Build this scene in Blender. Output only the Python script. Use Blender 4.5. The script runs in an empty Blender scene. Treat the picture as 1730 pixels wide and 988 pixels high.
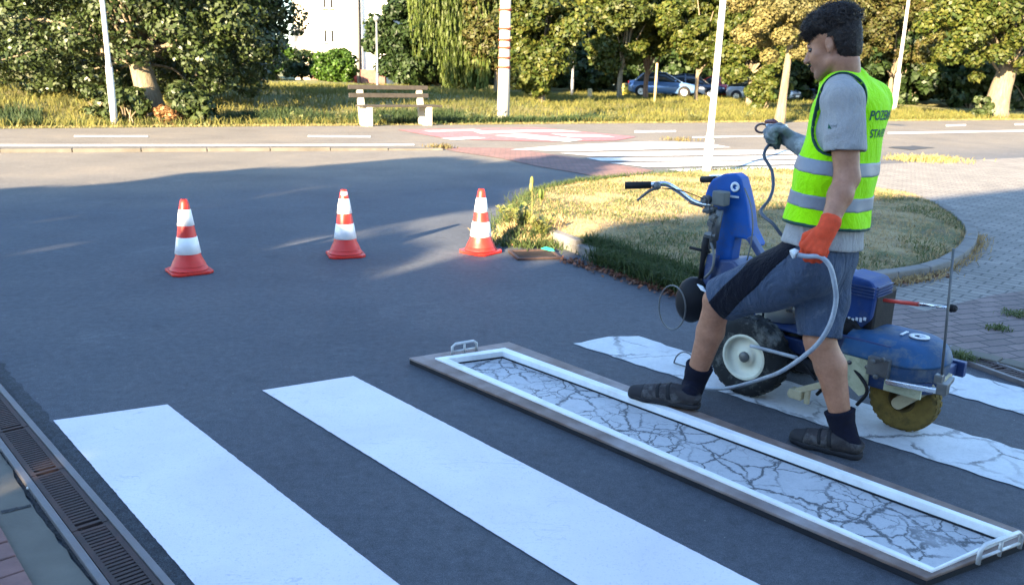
import bpy, bmesh, math, random
import numpy as np
from mathutils import Vector, Matrix, noise as mnoise
from mathutils.bvhtree import BVHTree

random.seed(7)
RNG = np.random.default_rng(7)
SC = bpy.context.scene
COL = SC.collection

# ------------------------------------------------------------------ camera
FPX, PITCH, ROLL, CAM_H = 1400.0, math.atan((494 - 125) / 1400.0), math.radians(1.4), 1.5
_f = Vector((0, math.cos(PITCH), -math.sin(PITCH)))
_r0 = Vector((1, 0, 0)); _u0 = Vector((0, math.sin(PITCH), math.cos(PITCH)))
_r = math.cos(ROLL) * _r0 + math.sin(ROLL) * _u0
_u = -math.sin(ROLL) * _r0 + math.cos(ROLL) * _u0
EYE = Vector((0, 0, CAM_H))
cam_data = bpy.data.cameras.new("camera")
cam_data.sensor_fit = 'HORIZONTAL'; cam_data.sensor_width = 36.0
cam_data.lens = FPX / 1730.0 * 36.0
cam_data.clip_start = 0.05; cam_data.clip_end = 3000
cam = bpy.data.objects.new("camera", cam_data); COL.objects.link(cam)
M3 = Matrix((_r, _u, -_f)).transposed()
cam.matrix_world = Matrix.Translation(EYE) @ M3.to_4x4()
SC.camera = cam
cam_data.dof.use_dof = True; cam_data.dof.focus_distance = 4.1; cam_data.dof.aperture_fstop = 5.0

# ------------------------------------------------------------------ sky, sun, exposure
SUN_AZ, SUN_EL = math.radians(28), math.radians(17)
world = bpy.data.worlds.new("World"); SC.world = world; world.use_nodes = True
wn = world.node_tree.nodes; wl = world.node_tree.links; wn.clear()
wo = wn.new('ShaderNodeOutputWorld'); wb = wn.new('ShaderNodeBackground'); ws = wn.new('ShaderNodeTexSky')
ws.sky_type = 'NISHITA'; ws.sun_disc = False
ws.sun_elevation = SUN_EL; ws.sun_rotation = math.pi + SUN_AZ
ws.altitude = 250; ws.air_density = 1.0; ws.dust_density = 0.1; ws.ozone_density = 2.2
wb.inputs['Strength'].default_value = 0.09
wl.new(ws.outputs[0], wb.inputs['Color']); wl.new(wb.outputs[0], wo.inputs['Surface'])
sun_data = bpy.data.lights.new("sun", 'SUN'); sun_data.energy = 5.0; sun_data.angle = math.radians(0.55)
sun_data.color = (1.0, 0.79, 0.50)
sun = bpy.data.objects.new("sun", sun_data); COL.objects.link(sun)
SUN_DIR = Vector((math.sin(SUN_AZ) * math.cos(SUN_EL), math.cos(SUN_AZ) * math.cos(SUN_EL), -math.sin(SUN_EL)))
sun.rotation_euler = SUN_DIR.to_track_quat('-Z', 'Y').to_euler(); sun.location = (-30, -60, 40)
SC.view_settings.view_transform = 'Standard'; SC.view_settings.look = 'None'
SC.view_settings.gamma = 1.0; SC.view_settings.exposure = 3.2; SC.view_settings.use_curve_mapping = False
SC.cycles.max_bounces = 8; SC.cycles.diffuse_bounces = 3; SC.cycles.glossy_bounces = 3
SC.cycles.transmission_bounces = 4; SC.cycles.transparent_max_bounces = 8
SC.cycles.use_denoising = True

# ------------------------------------------------------------------ coordinates measured from the photograph (1730 x 988)
def ray(px, py): return _f * FPX + _r * (px - 865) - _u * (py - 494)
def G(px, py, z=0.0):
    d = ray(px, py); t = (z - CAM_H) / d.z; p = EYE + t * d
    return Vector((p.x, p.y, z))
def P(px, py, Y):
    d = ray(px, py); return EYE + d * (Y / d.y)
def GX(px, Y, z=0.0):
    # ground point seen in column px at distance Y, at height z
    lo, hi = -200.0, 900.0
    for _ in range(40):
        m = (lo + hi) / 2
        if P(px, m, Y).z > z: lo = m
        else: hi = m
    p = P(px, lo, Y); return Vector((p.x, p.y, z))

# ------------------------------------------------------------------ helpers
def tag(o, label=None, cat=None, group=None, kind=None):
    if label: o['label'] = label
    if cat: o['category'] = cat
    if group: o['group'] = group
    if kind: o['kind'] = kind
    return o
def empty(name, loc, rz=0.0, label=None, cat=None, group=None):
    o = bpy.data.objects.new(name, None); COL.objects.link(o)
    o.empty_display_size = 0.1
    o.location = loc; o.rotation_euler = (0, 0, rz)
    return tag(o, label, cat, group)
def kids(o): return [c for c in COL.objects if c.parent == o]
def copy_tree(o, parent=None):
    ch = [c for c in o.children]
    c = o.copy(); COL.objects.link(c)
    if parent: c.parent = parent
    for k in ch: copy_tree(k, c)
    return c
def link_mesh(name, me, mat, parent=None):
    o = bpy.data.objects.new(name, me); COL.objects.link(o)
    if mat is not None: me.materials.append(mat)
    if parent is not None:
        o.parent = parent
    return o
def local_to(parent):
    """world -> parent-local matrix of a thing's empty (location and z-rotation only)"""
    m = Matrix.Translation(parent.location) @ parent.rotation_euler.to_matrix().to_4x4()
    return m.inverted()
def np_mesh(name, V, F, smooth=False):
    V = np.asarray(V, np.float32).reshape(-1, 3); F = np.asarray(F, np.int32)
    me = bpy.data.meshes.new(name); k = F.shape[1]
    me.vertices.add(len(V)); me.vertices.foreach_set('co', V.ravel())
    me.loops.add(F.size); me.loops.foreach_set('vertex_index', F.ravel())
    me.polygons.add(len(F)); me.polygons.foreach_set('loop_start', np.arange(0, F.size, k, dtype=np.int32))
    if smooth: me.polygons.foreach_set('use_smooth', np.ones(len(F), bool))
    me.update(calc_edges=True); return me

class MB:
    """collects boxes, tubes, lathes and sheets; build() makes ONE mesh object"""
    def __init__(s): s.v = []; s.f = []; s.sm = []
    def add(s, vs, fs, smooth=False):
        b = len(s.v); s.v += [tuple(v) for v in vs]
        for f in fs: s.f.append([b + i for i in f]); s.sm.append(smooth)
        return s
    def box(s, c, size, rz=0.0, M=None):
        sx, sy, sz = [a / 2 for a in size]
        R = Matrix.Rotation(rz, 3, 'Z') if M is None else M
        c = Vector(c)
        vs = [c + R @ Vector((x, y, z)) for z in (-sz, sz) for (x, y) in ((-sx, -sy), (sx, -sy), (sx, sy), (-sx, sy))]
        return s.add(vs, [(3, 2, 1, 0), (4, 5, 6, 7), (0, 1, 5, 4), (1, 2, 6, 5), (2, 3, 7, 6), (3, 0, 4, 7)])
    def bar(s, a, b, w, h=None, up=(0, 0, 1)):
        a, b = Vector(a), Vector(b); d = (b - a); L = d.length; d.normalize()
        x = d.cross(Vector(up))
        if x.length < 1e-4: x = d.cross(Vector((1, 0, 0)))
        x.normalize(); z = x.cross(d)
        M = Matrix((x, d, z)).transposed()
        return s.box((a + b) / 2, (w, L, h or w), M=M)
    def tube(s, pts, rad, n=8, closed=False, smooth=True, cap=True):
        pts = [Vector(p) for p in pts]; N = len(pts)
        rad = [rad] * N if not hasattr(rad, '__len__') else list(rad)
        vs = []; prev = None
        for i, p in enumerate(pts):
            if closed: t = pts[(i + 1) % N] - pts[i - 1]
            else: t = pts[min(i + 1, N - 1)] - pts[max(i - 1, 0)]
            t.normalize()
            if prev is None:
                x = t.cross(Vector((0, 0, 1)))
                if x.length < 1e-3: x = t.cross(Vector((1, 0, 0)))
            else: x = prev - t * prev.dot(t)
            x.normalize(); prev = x; y = t.cross(x)
            for k in range(n):
                a = 2 * math.pi * k / n
                vs.append(p + rad[i] * (math.cos(a) * x + math.sin(a) * y))
        fs = []
        for i in range(N if closed else N - 1):
            j = (i + 1) % N
            for k in range(n):
                l = (k + 1) % n
                fs.append((i * n + k, i * n + l, j * n + l, j * n + k))
        s.add(vs, fs, smooth)
        if cap and not closed:
            b = len(s.v) - len(vs)
            s.f.append([b + k for k in range(n)][::-1]); s.sm.append(False)
            s.f.append([b + (N - 1) * n + k for k in range(n)]); s.sm.append(False)
        return s
    def lathe(s, prof, o=(0, 0, 0), axis=(0, 0, 1), n=24, smooth=True, closed=False):
        """prof: list of (radius, height) along axis"""
        o = Vector(o); ax = Vector(axis).normalized()
        x = ax.cross(Vector((0, 0, 1)))
        if x.length < 1e-3: x = Vector((1, 0, 0))
        x.normalize(); y = ax.cross(x)
        vs = []
        for (r, h) in prof:
            for k in range(n):
                a = 2 * math.pi * k / n
                vs.append(o + ax * h + r * (math.cos(a) * x + math.sin(a) * y))
        N = len(prof); fs = []
        for i in range(N if closed else N - 1):
            j = (i + 1) % N
            for k in range(n):
                l = (k + 1) % n
                fs.append((i * n + k, i * n + l, j * n + l, j * n + k))
        return s.add(vs, fs, smooth)
    def disc(s, c, r, axis=(0, 0, 1), n=24):
        return s.lathe([(1e-4, 0), (r, 0)], c, axis, n, smooth=False)
    def poly(s, pts):
        return s.add(pts, [tuple(range(len(pts)))])
    def prism(s, pts, z0, z1):
        """plan polygon (counter-clockwise) extruded from z0 to z1"""
        n = len(pts)
        vs = [(p[0], p[1], z0) for p in pts] + [(p[0], p[1], z1) for p in pts]
        fs = [tuple(range(n))[::-1], tuple(range(n, 2 * n))] + [(i, (i + 1) % n, n + (i + 1) % n, n + i) for i in range(n)]
        return s.add(vs, fs)
    def extrude(s, pts, d):
        """3D polygon extruded by vector d"""
        n = len(pts); d = Vector(d); pts = [Vector(p) for p in pts]
        fs = [tuple(range(n))[::-1], tuple(range(n, 2 * n))] + [(i, (i + 1) % n, n + (i + 1) % n, n + i) for i in range(n)]
        return s.add(pts + [p + d for p in pts], fs)
    def ball(s, c, r, n=12, m=8):
        r = (r, r, r) if not hasattr(r, '__len__') else r
        vs = []; c = Vector(c)
        for i in range(m + 1):
            th = math.pi * i / m
            for k in range(n):
                a = 2 * math.pi * k / n
                vs.append((c.x + r[0] * math.sin(th) * math.cos(a), c.y + r[1] * math.sin(th) * math.sin(a), c.z + r[2] * math.cos(th)))
        fs = [(i * n + k, (i + 1) * n + k, (i + 1) * n + (k + 1) % n, i * n + (k + 1) % n) for i in range(m) for k in range(n)]
        return s.add(vs, fs, True)
    def mesh(s, name, bevel=0.0, M=None):
        me = bpy.data.meshes.new(name)
        v = [tuple(M @ Vector(p)) for p in s.v] if M is not None else s.v
        me.from_pydata(v, [], s.f)
        me.polygons.foreach_set('use_smooth', s.sm)
        bm = bmesh.new(); bm.from_mesh(me)
        bmesh.ops.remove_doubles(bm, verts=bm.verts, dist=1e-5)
        bmesh.ops.dissolve_degenerate(bm, dist=1e-6, edges=bm.edges)
        bmesh.ops.recalc_face_normals(bm, faces=bm.faces)
        if bevel > 0:
            es = [e for e in bm.edges if len(e.link_faces) == 2 and e.calc_face_angle(0) > 0.6]
            bmesh.ops.bevel(bm, geom=es, offset=bevel, segments=2, affect='EDGES', profile=0.5)
        bm.to_mesh(me); bm.free(); me.update()
        return me
    def build(s, name, mat, parent=None, bevel=0.0, world=False):
        """world=True: the vertices are in world space and are brought into the parent's space"""
        M = None
        if parent is not None and world:
            chain = []; p = parent
            while p is not None: chain.append(p); p = p.parent
            M = Matrix.Identity(4)
            for q in chain: M = Matrix.Translation(q.location) @ q.rotation_euler.to_matrix().to_4x4() @ M
            M = M.inverted()
        return link_mesh(name, s.mesh(name, bevel, M), mat, parent)

def smoothstep(a, b, x):
    t = np.clip((x - a) / (b - a), 0, 1); return t * t * (3 - 2 * t)
def bez(pts, n=24):
    """Catmull-Rom through points"""
    pts = [Vector(p) for p in pts]; Q = [2 * pts[0] - pts[1]] + pts + [2 * pts[-1] - pts[-2]]
    out = []; segs = len(pts) - 1
    for i in range(segs):
        a, b, c, d = Q[i:i + 4]; m = max(2, n // segs)
        for k in range(m):
            t = k / m
            out.append(0.5 * ((2 * b) + (c - a) * t + (2 * a - 5 * b + 4 * c - d) * t * t + (3 * b - 3 * c + d - a) * t ** 3))
    out.append(pts[-1]); return out

# ------------------------------------------------------------------ materials
def newmat(name):
    m = bpy.data.materials.new(name); m.use_nodes = True
    nt = m.node_tree; nt.nodes.clear()
    out = nt.nodes.new('ShaderNodeOutputMaterial'); b = nt.nodes.new('ShaderNodeBsdfPrincipled')
    nt.links.new(b.outputs[0], out.inputs['Surface'])
    return m, nt, b, out
def node(nt, kind, **kw):
    n = nt.nodes.new(kind)
    for k, v in kw.items():
        if hasattr(n, k): setattr(n, k, v)
        else: n.inputs[k].default_value = v
    return n
def ramp(nt, src, stops):
    r = nt.nodes.new('ShaderNodeValToRGB'); e = r.color_ramp.elements
    while len(e) < len(stops): e.new(0.5)
    for i, (p, c) in enumerate(stops):
        e[i].position = p; e[i].color = (*c, 1) if len(c) == 3 else c
    nt.links.new(src, r.inputs[0]); return r
def mixc(nt, fac, a, b, mode='MIX'):
    m = nt.nodes.new('ShaderNodeMix'); m.data_type = 'RGBA'; m.blend_type = mode
    for sock, v in ((m.inputs[0], fac), (m.inputs[6], a), (m.inputs[7], b)):
        if hasattr(v, 'is_linked') or hasattr(v, 'links'): nt.links.new(v, sock)
        elif isinstance(v, (int, float)): sock.default_value = v
        else: sock.default_value = (*v, 1) if len(v) == 3 else v
    return m.outputs[2]
def math_(nt, op, a, b=None, c=None):
    m = nt.nodes.new('ShaderNodeMath'); m.operation = op
    for i, v in enumerate((a, b, c)):
        if v is None: continue
        if isinstance(v, (int, float)): m.inputs[i].default_value = v
        else: nt.links.new(v, m.inputs[i])
    return m.outputs[0]
def coords(nt, scale=(1, 1, 1), rot=(0, 0, 0), which='Object'):
    tc = nt.nodes.new('ShaderNodeTexCoord'); mp = nt.nodes.new('ShaderNodeMapping')
    mp.inputs['Scale'].default_value = scale; mp.inputs['Rotation'].default_value = rot
    nt.links.new(tc.outputs[which], mp.inputs[0]); return mp.outputs[0]
def tex_noise(nt, vec, scale, detail=4, rough=0.6, dist=0.0):
    n = nt.nodes.new('ShaderNodeTexNoise'); n.inputs['Scale'].default_value = scale
    n.inputs['Detail'].default_value = detail; n.inputs['Roughness'].default_value = rough
    n.inputs['Distortion'].default_value = dist
    nt.links.new(vec, n.inputs['Vector']); return n.outputs[0]
def bump(nt, b, h, strength=0.3, dist=0.01):
    n = nt.nodes.new('ShaderNodeBump'); n.inputs['Strength'].default_value = strength; n.inputs['Distance'].default_value = dist
    nt.links.new(h, n.inputs['Height']); nt.links.new(n.outputs[0], b.inputs['Normal'])
def plain(name, col, rough=0.6, metal=0.0, var=0.12, scale=12.0, bmp=0.15, dirt=None, dirt_scale=6.0, dirt_amt=0.45, coat=0.0, spec=None):
    """a painted / moulded / woven surface with uneven colour, optional dirt patches and a fine bump"""
    m, nt, b, out = newmat(name); v = coords(nt)
    n1 = tex_noise(nt, v, scale, 5)
    lo = tuple(c * (1 - var) for c in col); hi = tuple(min(1, c * (1 + var)) for c in col)
    c = ramp(nt, n1, [(0.3, lo), (0.7, hi)]).outputs[0]
    if dirt:
        n2 = tex_noise(nt, v, dirt_scale, 6, 0.7)
        k = ramp(nt, n2, [(0.5, (0, 0, 0)), (0.68, (dirt_amt,) * 3)]).outputs[0]
        c = mixc(nt, k, c, dirt)
    nt.links.new(c, b.inputs['Base Color'])
    r = ramp(nt, n1, [(0.3, (max(0, rough - 0.08),) * 3), (0.7, (min(1, rough + 0.08),) * 3)]).outputs[0]
    nt.links.new(r, b.inputs['Roughness']); b.inputs['Metallic'].default_value = metal
    if coat: b.inputs['Coat Weight'].default_value = coat; b.inputs['Coat Roughness'].default_value = 0.15
    if spec is None and not metal and rough > .54: spec = .18
    if spec is not None: b.inputs['Specular IOR Level'].default_value = spec
    if bmp: bump(nt, b, tex_noise(nt, v, scale * 6, 3), bmp, 0.004)
    return m
def cloth(name, col, rough=0.9, var=.1, fold=.6, fscale=7, weave=420, dirt=None, dirt_amt=.35, stretch=(1, 1, .6)):
    """woven cloth: creases a few centimetres wide, a fine weave and light stains"""
    m, nt, b, out = newmat(name); v = coords(nt, stretch)
    n1 = tex_noise(nt, v, fscale, 6, .55, 1.2); n2 = tex_noise(nt, v, fscale * 3.1, 4, .6, .8); w = tex_noise(nt, coords(nt), weave, 2)
    c = ramp(nt, n2, [(.3, tuple(x * (1 - var) for x in col)), (.7, tuple(min(1, x * (1 + var)) for x in col))]).outputs[0]
    c = mixc(nt, 1.0, c, ramp(nt, w, [(.3, (.86,) * 3), (.7, (1.12,) * 3)]).outputs[0], 'MULTIPLY')
    if dirt:
        k = ramp(nt, tex_noise(nt, coords(nt), 16, 6, .75), [(.58, (0, 0, 0)), (.70, (dirt_amt,) * 3)]).outputs[0]
        c = mixc(nt, k, c, dirt)
    nt.links.new(c, b.inputs['Base Color']); b.inputs['Roughness'].default_value = rough; b.inputs['Specular IOR Level'].default_value = .15
    b.inputs['Sheen Weight'].default_value = .06
    ridge = math_(nt, 'SUBTRACT', 1.0, math_(nt, 'ABSOLUTE', math_(nt, 'MULTIPLY', math_(nt, 'SUBTRACT', n1, .5), 5.0)))
    h = math_(nt, 'ADD', math_(nt, 'MULTIPLY', math_(nt, 'MAXIMUM', ridge, 0.0), .7), math_(nt, 'ADD', math_(nt, 'MULTIPLY', n2, .5), math_(nt, 'MULTIPLY', w, .05)))
    bump(nt, b, h, fold, .018); return m
def leafy(name, cols, rough=0.55, trans=0.3, patch=0.0):
    """foliage: every leaf its own tint, soft light through it"""
    m, nt, b, out = newmat(name)
    g = nt.nodes.new('ShaderNodeNewGeometry')
    c = ramp(nt, g.outputs['Random Per Island'], [(i / max(1, len(cols) - 1), c) for i, c in enumerate(cols)]).outputs[0]
    if patch:
        n = tex_noise(nt, coords(nt), patch, 3)
        c2 = ramp(nt, n, [(0.35, (0.62, 0.66, 0.6)), (0.68, (1.25, 1.2, 1.0))]).outputs[0]
        c = mixc(nt, 1.0, c, c2, 'MULTIPLY')
    nt.links.new(c, b.inputs['Base Color']); b.inputs['Roughness'].default_value = rough
    b.inputs['Specular IOR Level'].default_value = 0.3
    t = nt.nodes.new('ShaderNodeBsdfTranslucent'); nt.links.new(c, t.inputs[0])
    mx = nt.nodes.new('ShaderNodeMixShader'); mx.inputs[0].default_value = trans
    nt.links.new(b.outputs[0], mx.inputs[1]); nt.links.new(t.outputs[0], mx.inputs[2])
    nt.links.new(mx.outputs[0], out.inputs['Surface'])
    return m

# road frame: u along the far road, v across it
E_U = Vector((0.872, 0.4895, 0)).normalized(); E_V = Vector((-E_U.y, E_U.x, 0))
V_EDGE = 22.6
def uv(x, y): return E_U.x * x + E_U.y * y, E_V.x * x + E_V.y * y
def UV(u, v, z=0.0): p = E_U * u + E_V * v; return Vector((p.x, p.y, z))
def terrain_z(x, y):
    u = E_U.x * x + E_U.y * y; w = E_V.x * x + E_V.y * y - V_EDGE
    k = smoothstep(26, 15, u)
    dip = -0.42 * smoothstep(0.5, 2.6, w) * (1 - smoothstep(2.8, 7.5, w)) * k
    rise = 0.55 * smoothstep(2.8, 14, w) + 0.15 * smoothstep(14, 40, w)
    bumps = (0.05 * np.sin(u * 0.9 + w * 0.5) + 0.04 * np.sin(u * 2.1 - w * 1.3)) * smoothstep(0.6, 3, w)
    return dip + rise * (0.45 + 0.55 * k) + bumps
# ================================================================== ground materials
def mat_asphalt(name, base, speck=0.5, patch=0.25):
    m, nt, b, out = newmat(name); v = coords(nt)
    fine = tex_noise(nt, v, 260, 2, 0.7); mid = tex_noise(nt, v, 22, 5, 0.65); big = tex_noise(nt, v, 0.7, 5, 0.6)
    s = lambda k: tuple(c * k for c in base)
    c = ramp(nt, fine, [(0.3, s(1 - speck)), (0.52, base), (0.75, s(1 + speck * 1.3))]).outputs[0]
    k1 = ramp(nt, mid, [(0.3, (1 - patch,) * 3), (0.7, (1 + patch * 0.6,) * 3)]).outputs[0]
    c = mixc(nt, 1.0, c, k1, 'MULTIPLY')
    k2 = ramp(nt, big, [(0.3, (0.8, 0.8, 0.82)), (0.5, (1, 1, 1)), (0.72, (1.22, 1.18, 1.12))]).outputs[0]
    c = mixc(nt, 1.0, c, k2, 'MULTIPLY')
    sm = ramp(nt, tex_noise(nt, v, 1.9, 7, .72, .6), [(.56, (1, 1, 1)), (.72, (1.32, 1.3, 1.26))]).outputs[0]
    c = mixc(nt, 1.0, c, sm, 'MULTIPLY')
    dk = ramp(nt, tex_noise(nt, v, 3.7, 5, .7, .3), [(.28, (.74, .74, .76)), (.40, (1, 1, 1))]).outputs[0]
    c = mixc(nt, 1.0, c, dk, 'MULTIPLY')
    ag = ramp(nt, tex_noise(nt, v, 85, 3, .75), [(.3, (.80, .80, .80)), (.5, (1, 1, 1)), (.72, (1.28, 1.27, 1.25))]).outputs[0]
    c = mixc(nt, 1.0, c, ag, 'MULTIPLY')
    # pale grit lying about
    vo = nt.nodes.new('ShaderNodeTexVoronoi'); vo.inputs['Scale'].default_value = 9.0; nt.links.new(v, vo.inputs['Vector'])
    g = math_(nt, 'LESS_THAN', vo.outputs['Distance'], 0.035)
    c = mixc(nt, math_(nt, 'MULTIPLY', g, 0.55), c, (0.34, 0.33, 0.31) if base[0] < .5 else (3.2, 3.0, 2.4))
    nt.links.new(c, b.inputs['Base Color']); b.inputs['Roughness'].default_value = 0.82
    b.inputs['Specular IOR Level'].default_value = 0.35
    bump(nt, b, fine, 0.5, 0.004); return m
M_ASPHALT = mat_asphalt('asphalt', (0.062, 0.078, 0.108))
M_ASPHALT_FAR = mat_asphalt('sunlit_asphalt', (0.118, 0.115, 0.112), 0.4, 0.2)  # asphalt paled to look sunlit
M_CONCRETE = plain('concrete', (0.135, 0.124, 0.105), 0.85, 0, 0.18, 5, 0.5, dirt=(0.12, 0.11, 0.09), dirt_scale=3.5)
M_KERB = plain('kerb_stone', (0.17, 0.16, 0.15), 0.85, 0, 0.2, 6, 0.5, dirt=(0.1, 0.09, 0.07), dirt_scale=5)

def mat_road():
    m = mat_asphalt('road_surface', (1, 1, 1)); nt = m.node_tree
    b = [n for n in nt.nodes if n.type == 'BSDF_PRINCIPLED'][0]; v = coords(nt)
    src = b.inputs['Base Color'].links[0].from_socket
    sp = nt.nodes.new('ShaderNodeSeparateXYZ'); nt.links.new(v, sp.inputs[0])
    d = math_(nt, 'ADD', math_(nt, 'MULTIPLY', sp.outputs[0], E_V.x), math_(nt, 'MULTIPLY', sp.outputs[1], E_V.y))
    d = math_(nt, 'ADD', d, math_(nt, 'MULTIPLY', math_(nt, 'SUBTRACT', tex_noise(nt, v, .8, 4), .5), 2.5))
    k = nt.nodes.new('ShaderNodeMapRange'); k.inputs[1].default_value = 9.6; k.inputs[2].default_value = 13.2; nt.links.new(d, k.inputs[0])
    tint = mixc(nt, k.outputs[0], (0.067, 0.075, 0.092), (0.150, 0.134, 0.114))  # paler warm tone paints sunlight onto the road beyond the shade edge
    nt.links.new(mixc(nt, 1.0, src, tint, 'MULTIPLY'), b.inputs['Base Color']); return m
def mat_paint(name, fresh=True, colour=(0.73, 0.68, 0.72), worn=0.0, crack=0.0, big=5.0, sparse=0.0):
    m, nt, b, out = newmat(name); v = coords(nt)
    n = tex_noise(nt, v, 3.2, 6, 0.6); f = tex_noise(nt, v, 55, 4, 0.7)
    c = ramp(nt, n, [(0.3, tuple(x * 0.93 for x in colour)), (0.7, colour)]).outputs[0]
    if not fresh:
        d = tex_noise(nt, v, 7, 6, 0.72)
        c = mixc(nt, ramp(nt, d, [(0.45, (0, 0, 0)), (0.8, (0.55,) * 3)]).outputs[0], c, (0.33, 0.34, 0.36))
    else:  # faint trowel and hair lines in the fresh coat
        w = tex_noise(nt, coords(nt, (1.2, 5, 1), (0, 0, 0.8)), 2.3, 3, 0.5, 1.5)
        k = math_(nt, 'SUBTRACT', 1.0, math_(nt, 'ABSOLUTE', math_(nt, 'MULTIPLY', math_(nt, 'SUBTRACT', w, 0.5), 90)))
        k = math_(nt, 'MULTIPLY', math_(nt, 'MAXIMUM', k, 0.0), ramp(nt, tex_noise(nt, v, 3.1, 2), [(0.52, (0, 0, 0)), (0.62, (0.5,) * 3)]).outputs[0])
        c = mixc(nt, k, c, (0.35, 0.36, 0.38))
    po = ramp(nt, tex_noise(nt, v, 120, 4, .7), [(.32, (.62, .63, .66)), (.44, (1, 1, 1))]).outputs[0]
    c = mixc(nt, .6, c, po, 'MULTIPLY')
    c = mixc(nt, 1.0, c, ramp(nt, tex_noise(nt, v, 1.4, 5, .65, .8), [(.35, (.90, .905, .92)), (.6, (1, 1, 1))]).outputs[0], 'MULTIPLY')
    if crack:
        warp = nt.nodes.new('ShaderNodeTexNoise'); warp.inputs['Scale'].default_value = 7.0; warp.inputs['Detail'].default_value = 9; warp.inputs['Roughness'].default_value = .68
        nt.links.new(v, warp.inputs['Vector'])
        mx = nt.nodes.new('ShaderNodeMix'); mx.data_type = 'VECTOR'; mx.inputs[0].default_value = 0.10
        nt.links.new(v, mx.inputs[4]); nt.links.new(warp.outputs['Color'], mx.inputs[5])
        rag = math_(nt, 'MULTIPLY', math_(nt, 'SUBTRACT', tex_noise(nt, v, 48, 5, .75), .5), .07)
        tot = None
        for sc, wid, lo, hi, st in ((big, 0.048, 0.36 + sparse, 0.52 + sparse, 3.0), (big * 2.2, 0.058, 0.50 + sparse, 0.58 + sparse, 1.7), (big * 0.42, 0.026, 0.20 + sparse * 2, 0.42 + sparse * 2, 2.2)):
            vo = nt.nodes.new('ShaderNodeTexVoronoi'); vo.feature = 'DISTANCE_TO_EDGE'; vo.inputs['Scale'].default_value = sc
            nt.links.new(mx.outputs[1], vo.inputs['Vector'])
            dd = math_(nt, 'ADD', vo.outputs['Distance'], rag)
            e = ramp(nt, dd, [(wid * .25, (1, 1, 1)), (wid * .8, (0, 0, 0))]).outputs[0]
            msk = ramp(nt, tex_noise(nt, v, st, 3, 0.6), [(lo, (0, 0, 0)), (hi, (1, 1, 1))]).outputs[0]
            e = math_(nt, 'MULTIPLY', e, msk)
            tot = e if tot is None else math_(nt, 'MAXIMUM', tot, e)
        chip = math_(nt, 'MULTIPLY', ramp(nt, tex_noise(nt, v, 34, 6, .8), [(.60, (0, 0, 0)), (.66, (1, 1, 1))]).outputs[0], ramp(nt, tex_noise(nt, v, 2.6, 4, .6), [(.50 + sparse, (0, 0, 0)), (.62 + sparse, (.9,) * 3)]).outputs[0])
        tot = math_(nt, 'MAXIMUM', tot, chip)
        c = mixc(nt, math_(nt, 'MULTIPLY', tot, crack), c, (0.04, 0.045, 0.055))
    if worn:
        k = ramp(nt, math_(nt, 'ADD', math_(nt, 'MULTIPLY', f, 0.5), math_(nt, 'MULTIPLY', n, 0.5)), [(0.5 - 0.1, (0, 0, 0)), (0.62, (worn,) * 3)]).outputs[0]
        c = mixc(nt, k, c, (0.09, 0.095, 0.11))
    nt.links.new(c, b.inputs['Base Color']); b.inputs['Roughness'].default_value = 0.6
    bump(nt, b, math_(nt, 'ADD', f, tex_noise(nt, v, 230, 2)), 0.4, 0.004); return m
M_FRESH = mat_paint('fresh_road_paint')
M_OLD = mat_paint('old_road_paint', False, (0.62, 0.64, 0.66), 0.14, 0.75, 4.2, 0.085)
M_OLDER = mat_paint('cracked_road_paint', False, (0.50, 0.51, 0.53), 0.12, .92, 6.8)
M_FARPAINT = mat_paint('far_road_paint', False, (0.6, 0.59, 0.57), 0.15)
M_RED = mat_paint('red_road_paint', False, (0.42, 0.10, 0.09), 0.25)

def sheet(name, pts, mat, z, kind='structure', sub=0.0, jit=0.0, parent=None):
    """flat polygon; its outline can be broken up into short uneven steps"""
    P2 = [Vector((p[0], p[1], 0)) for p in pts]
    if sub:
        out = []
        for i, a in enumerate(P2):
            b = P2[(i + 1) % len(P2)]; L = (b - a).length; n = max(1, int(L / sub))
            nrm = Vector((-(b - a).y, (b - a).x, 0)).normalized() if L > 0 else Vector()
            for k in range(n):
                o = random.gauss(0, jit) if k else 0
                out.append(a.lerp(b, k / n) + nrm * o)
        P2 = out
    vs = [(p.x, p.y, z) for p in P2]
    bm = bmesh.new(); bv = [bm.verts.new(v) for v in vs]
    f = bm.faces.new(bv); f.normal_update()
    if f.normal.z < 0: f.normal_flip()
    bmesh.ops.triangulate(bm, faces=[f])
    me = bpy.data.meshes.new(name); bm.to_mesh(me); bm.free()
    o = link_mesh(name, me, mat, parent)
    if parent is None: tag(o, kind=kind)
    return o
def GP(*pts): return [G(*p) for p in pts]

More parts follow.
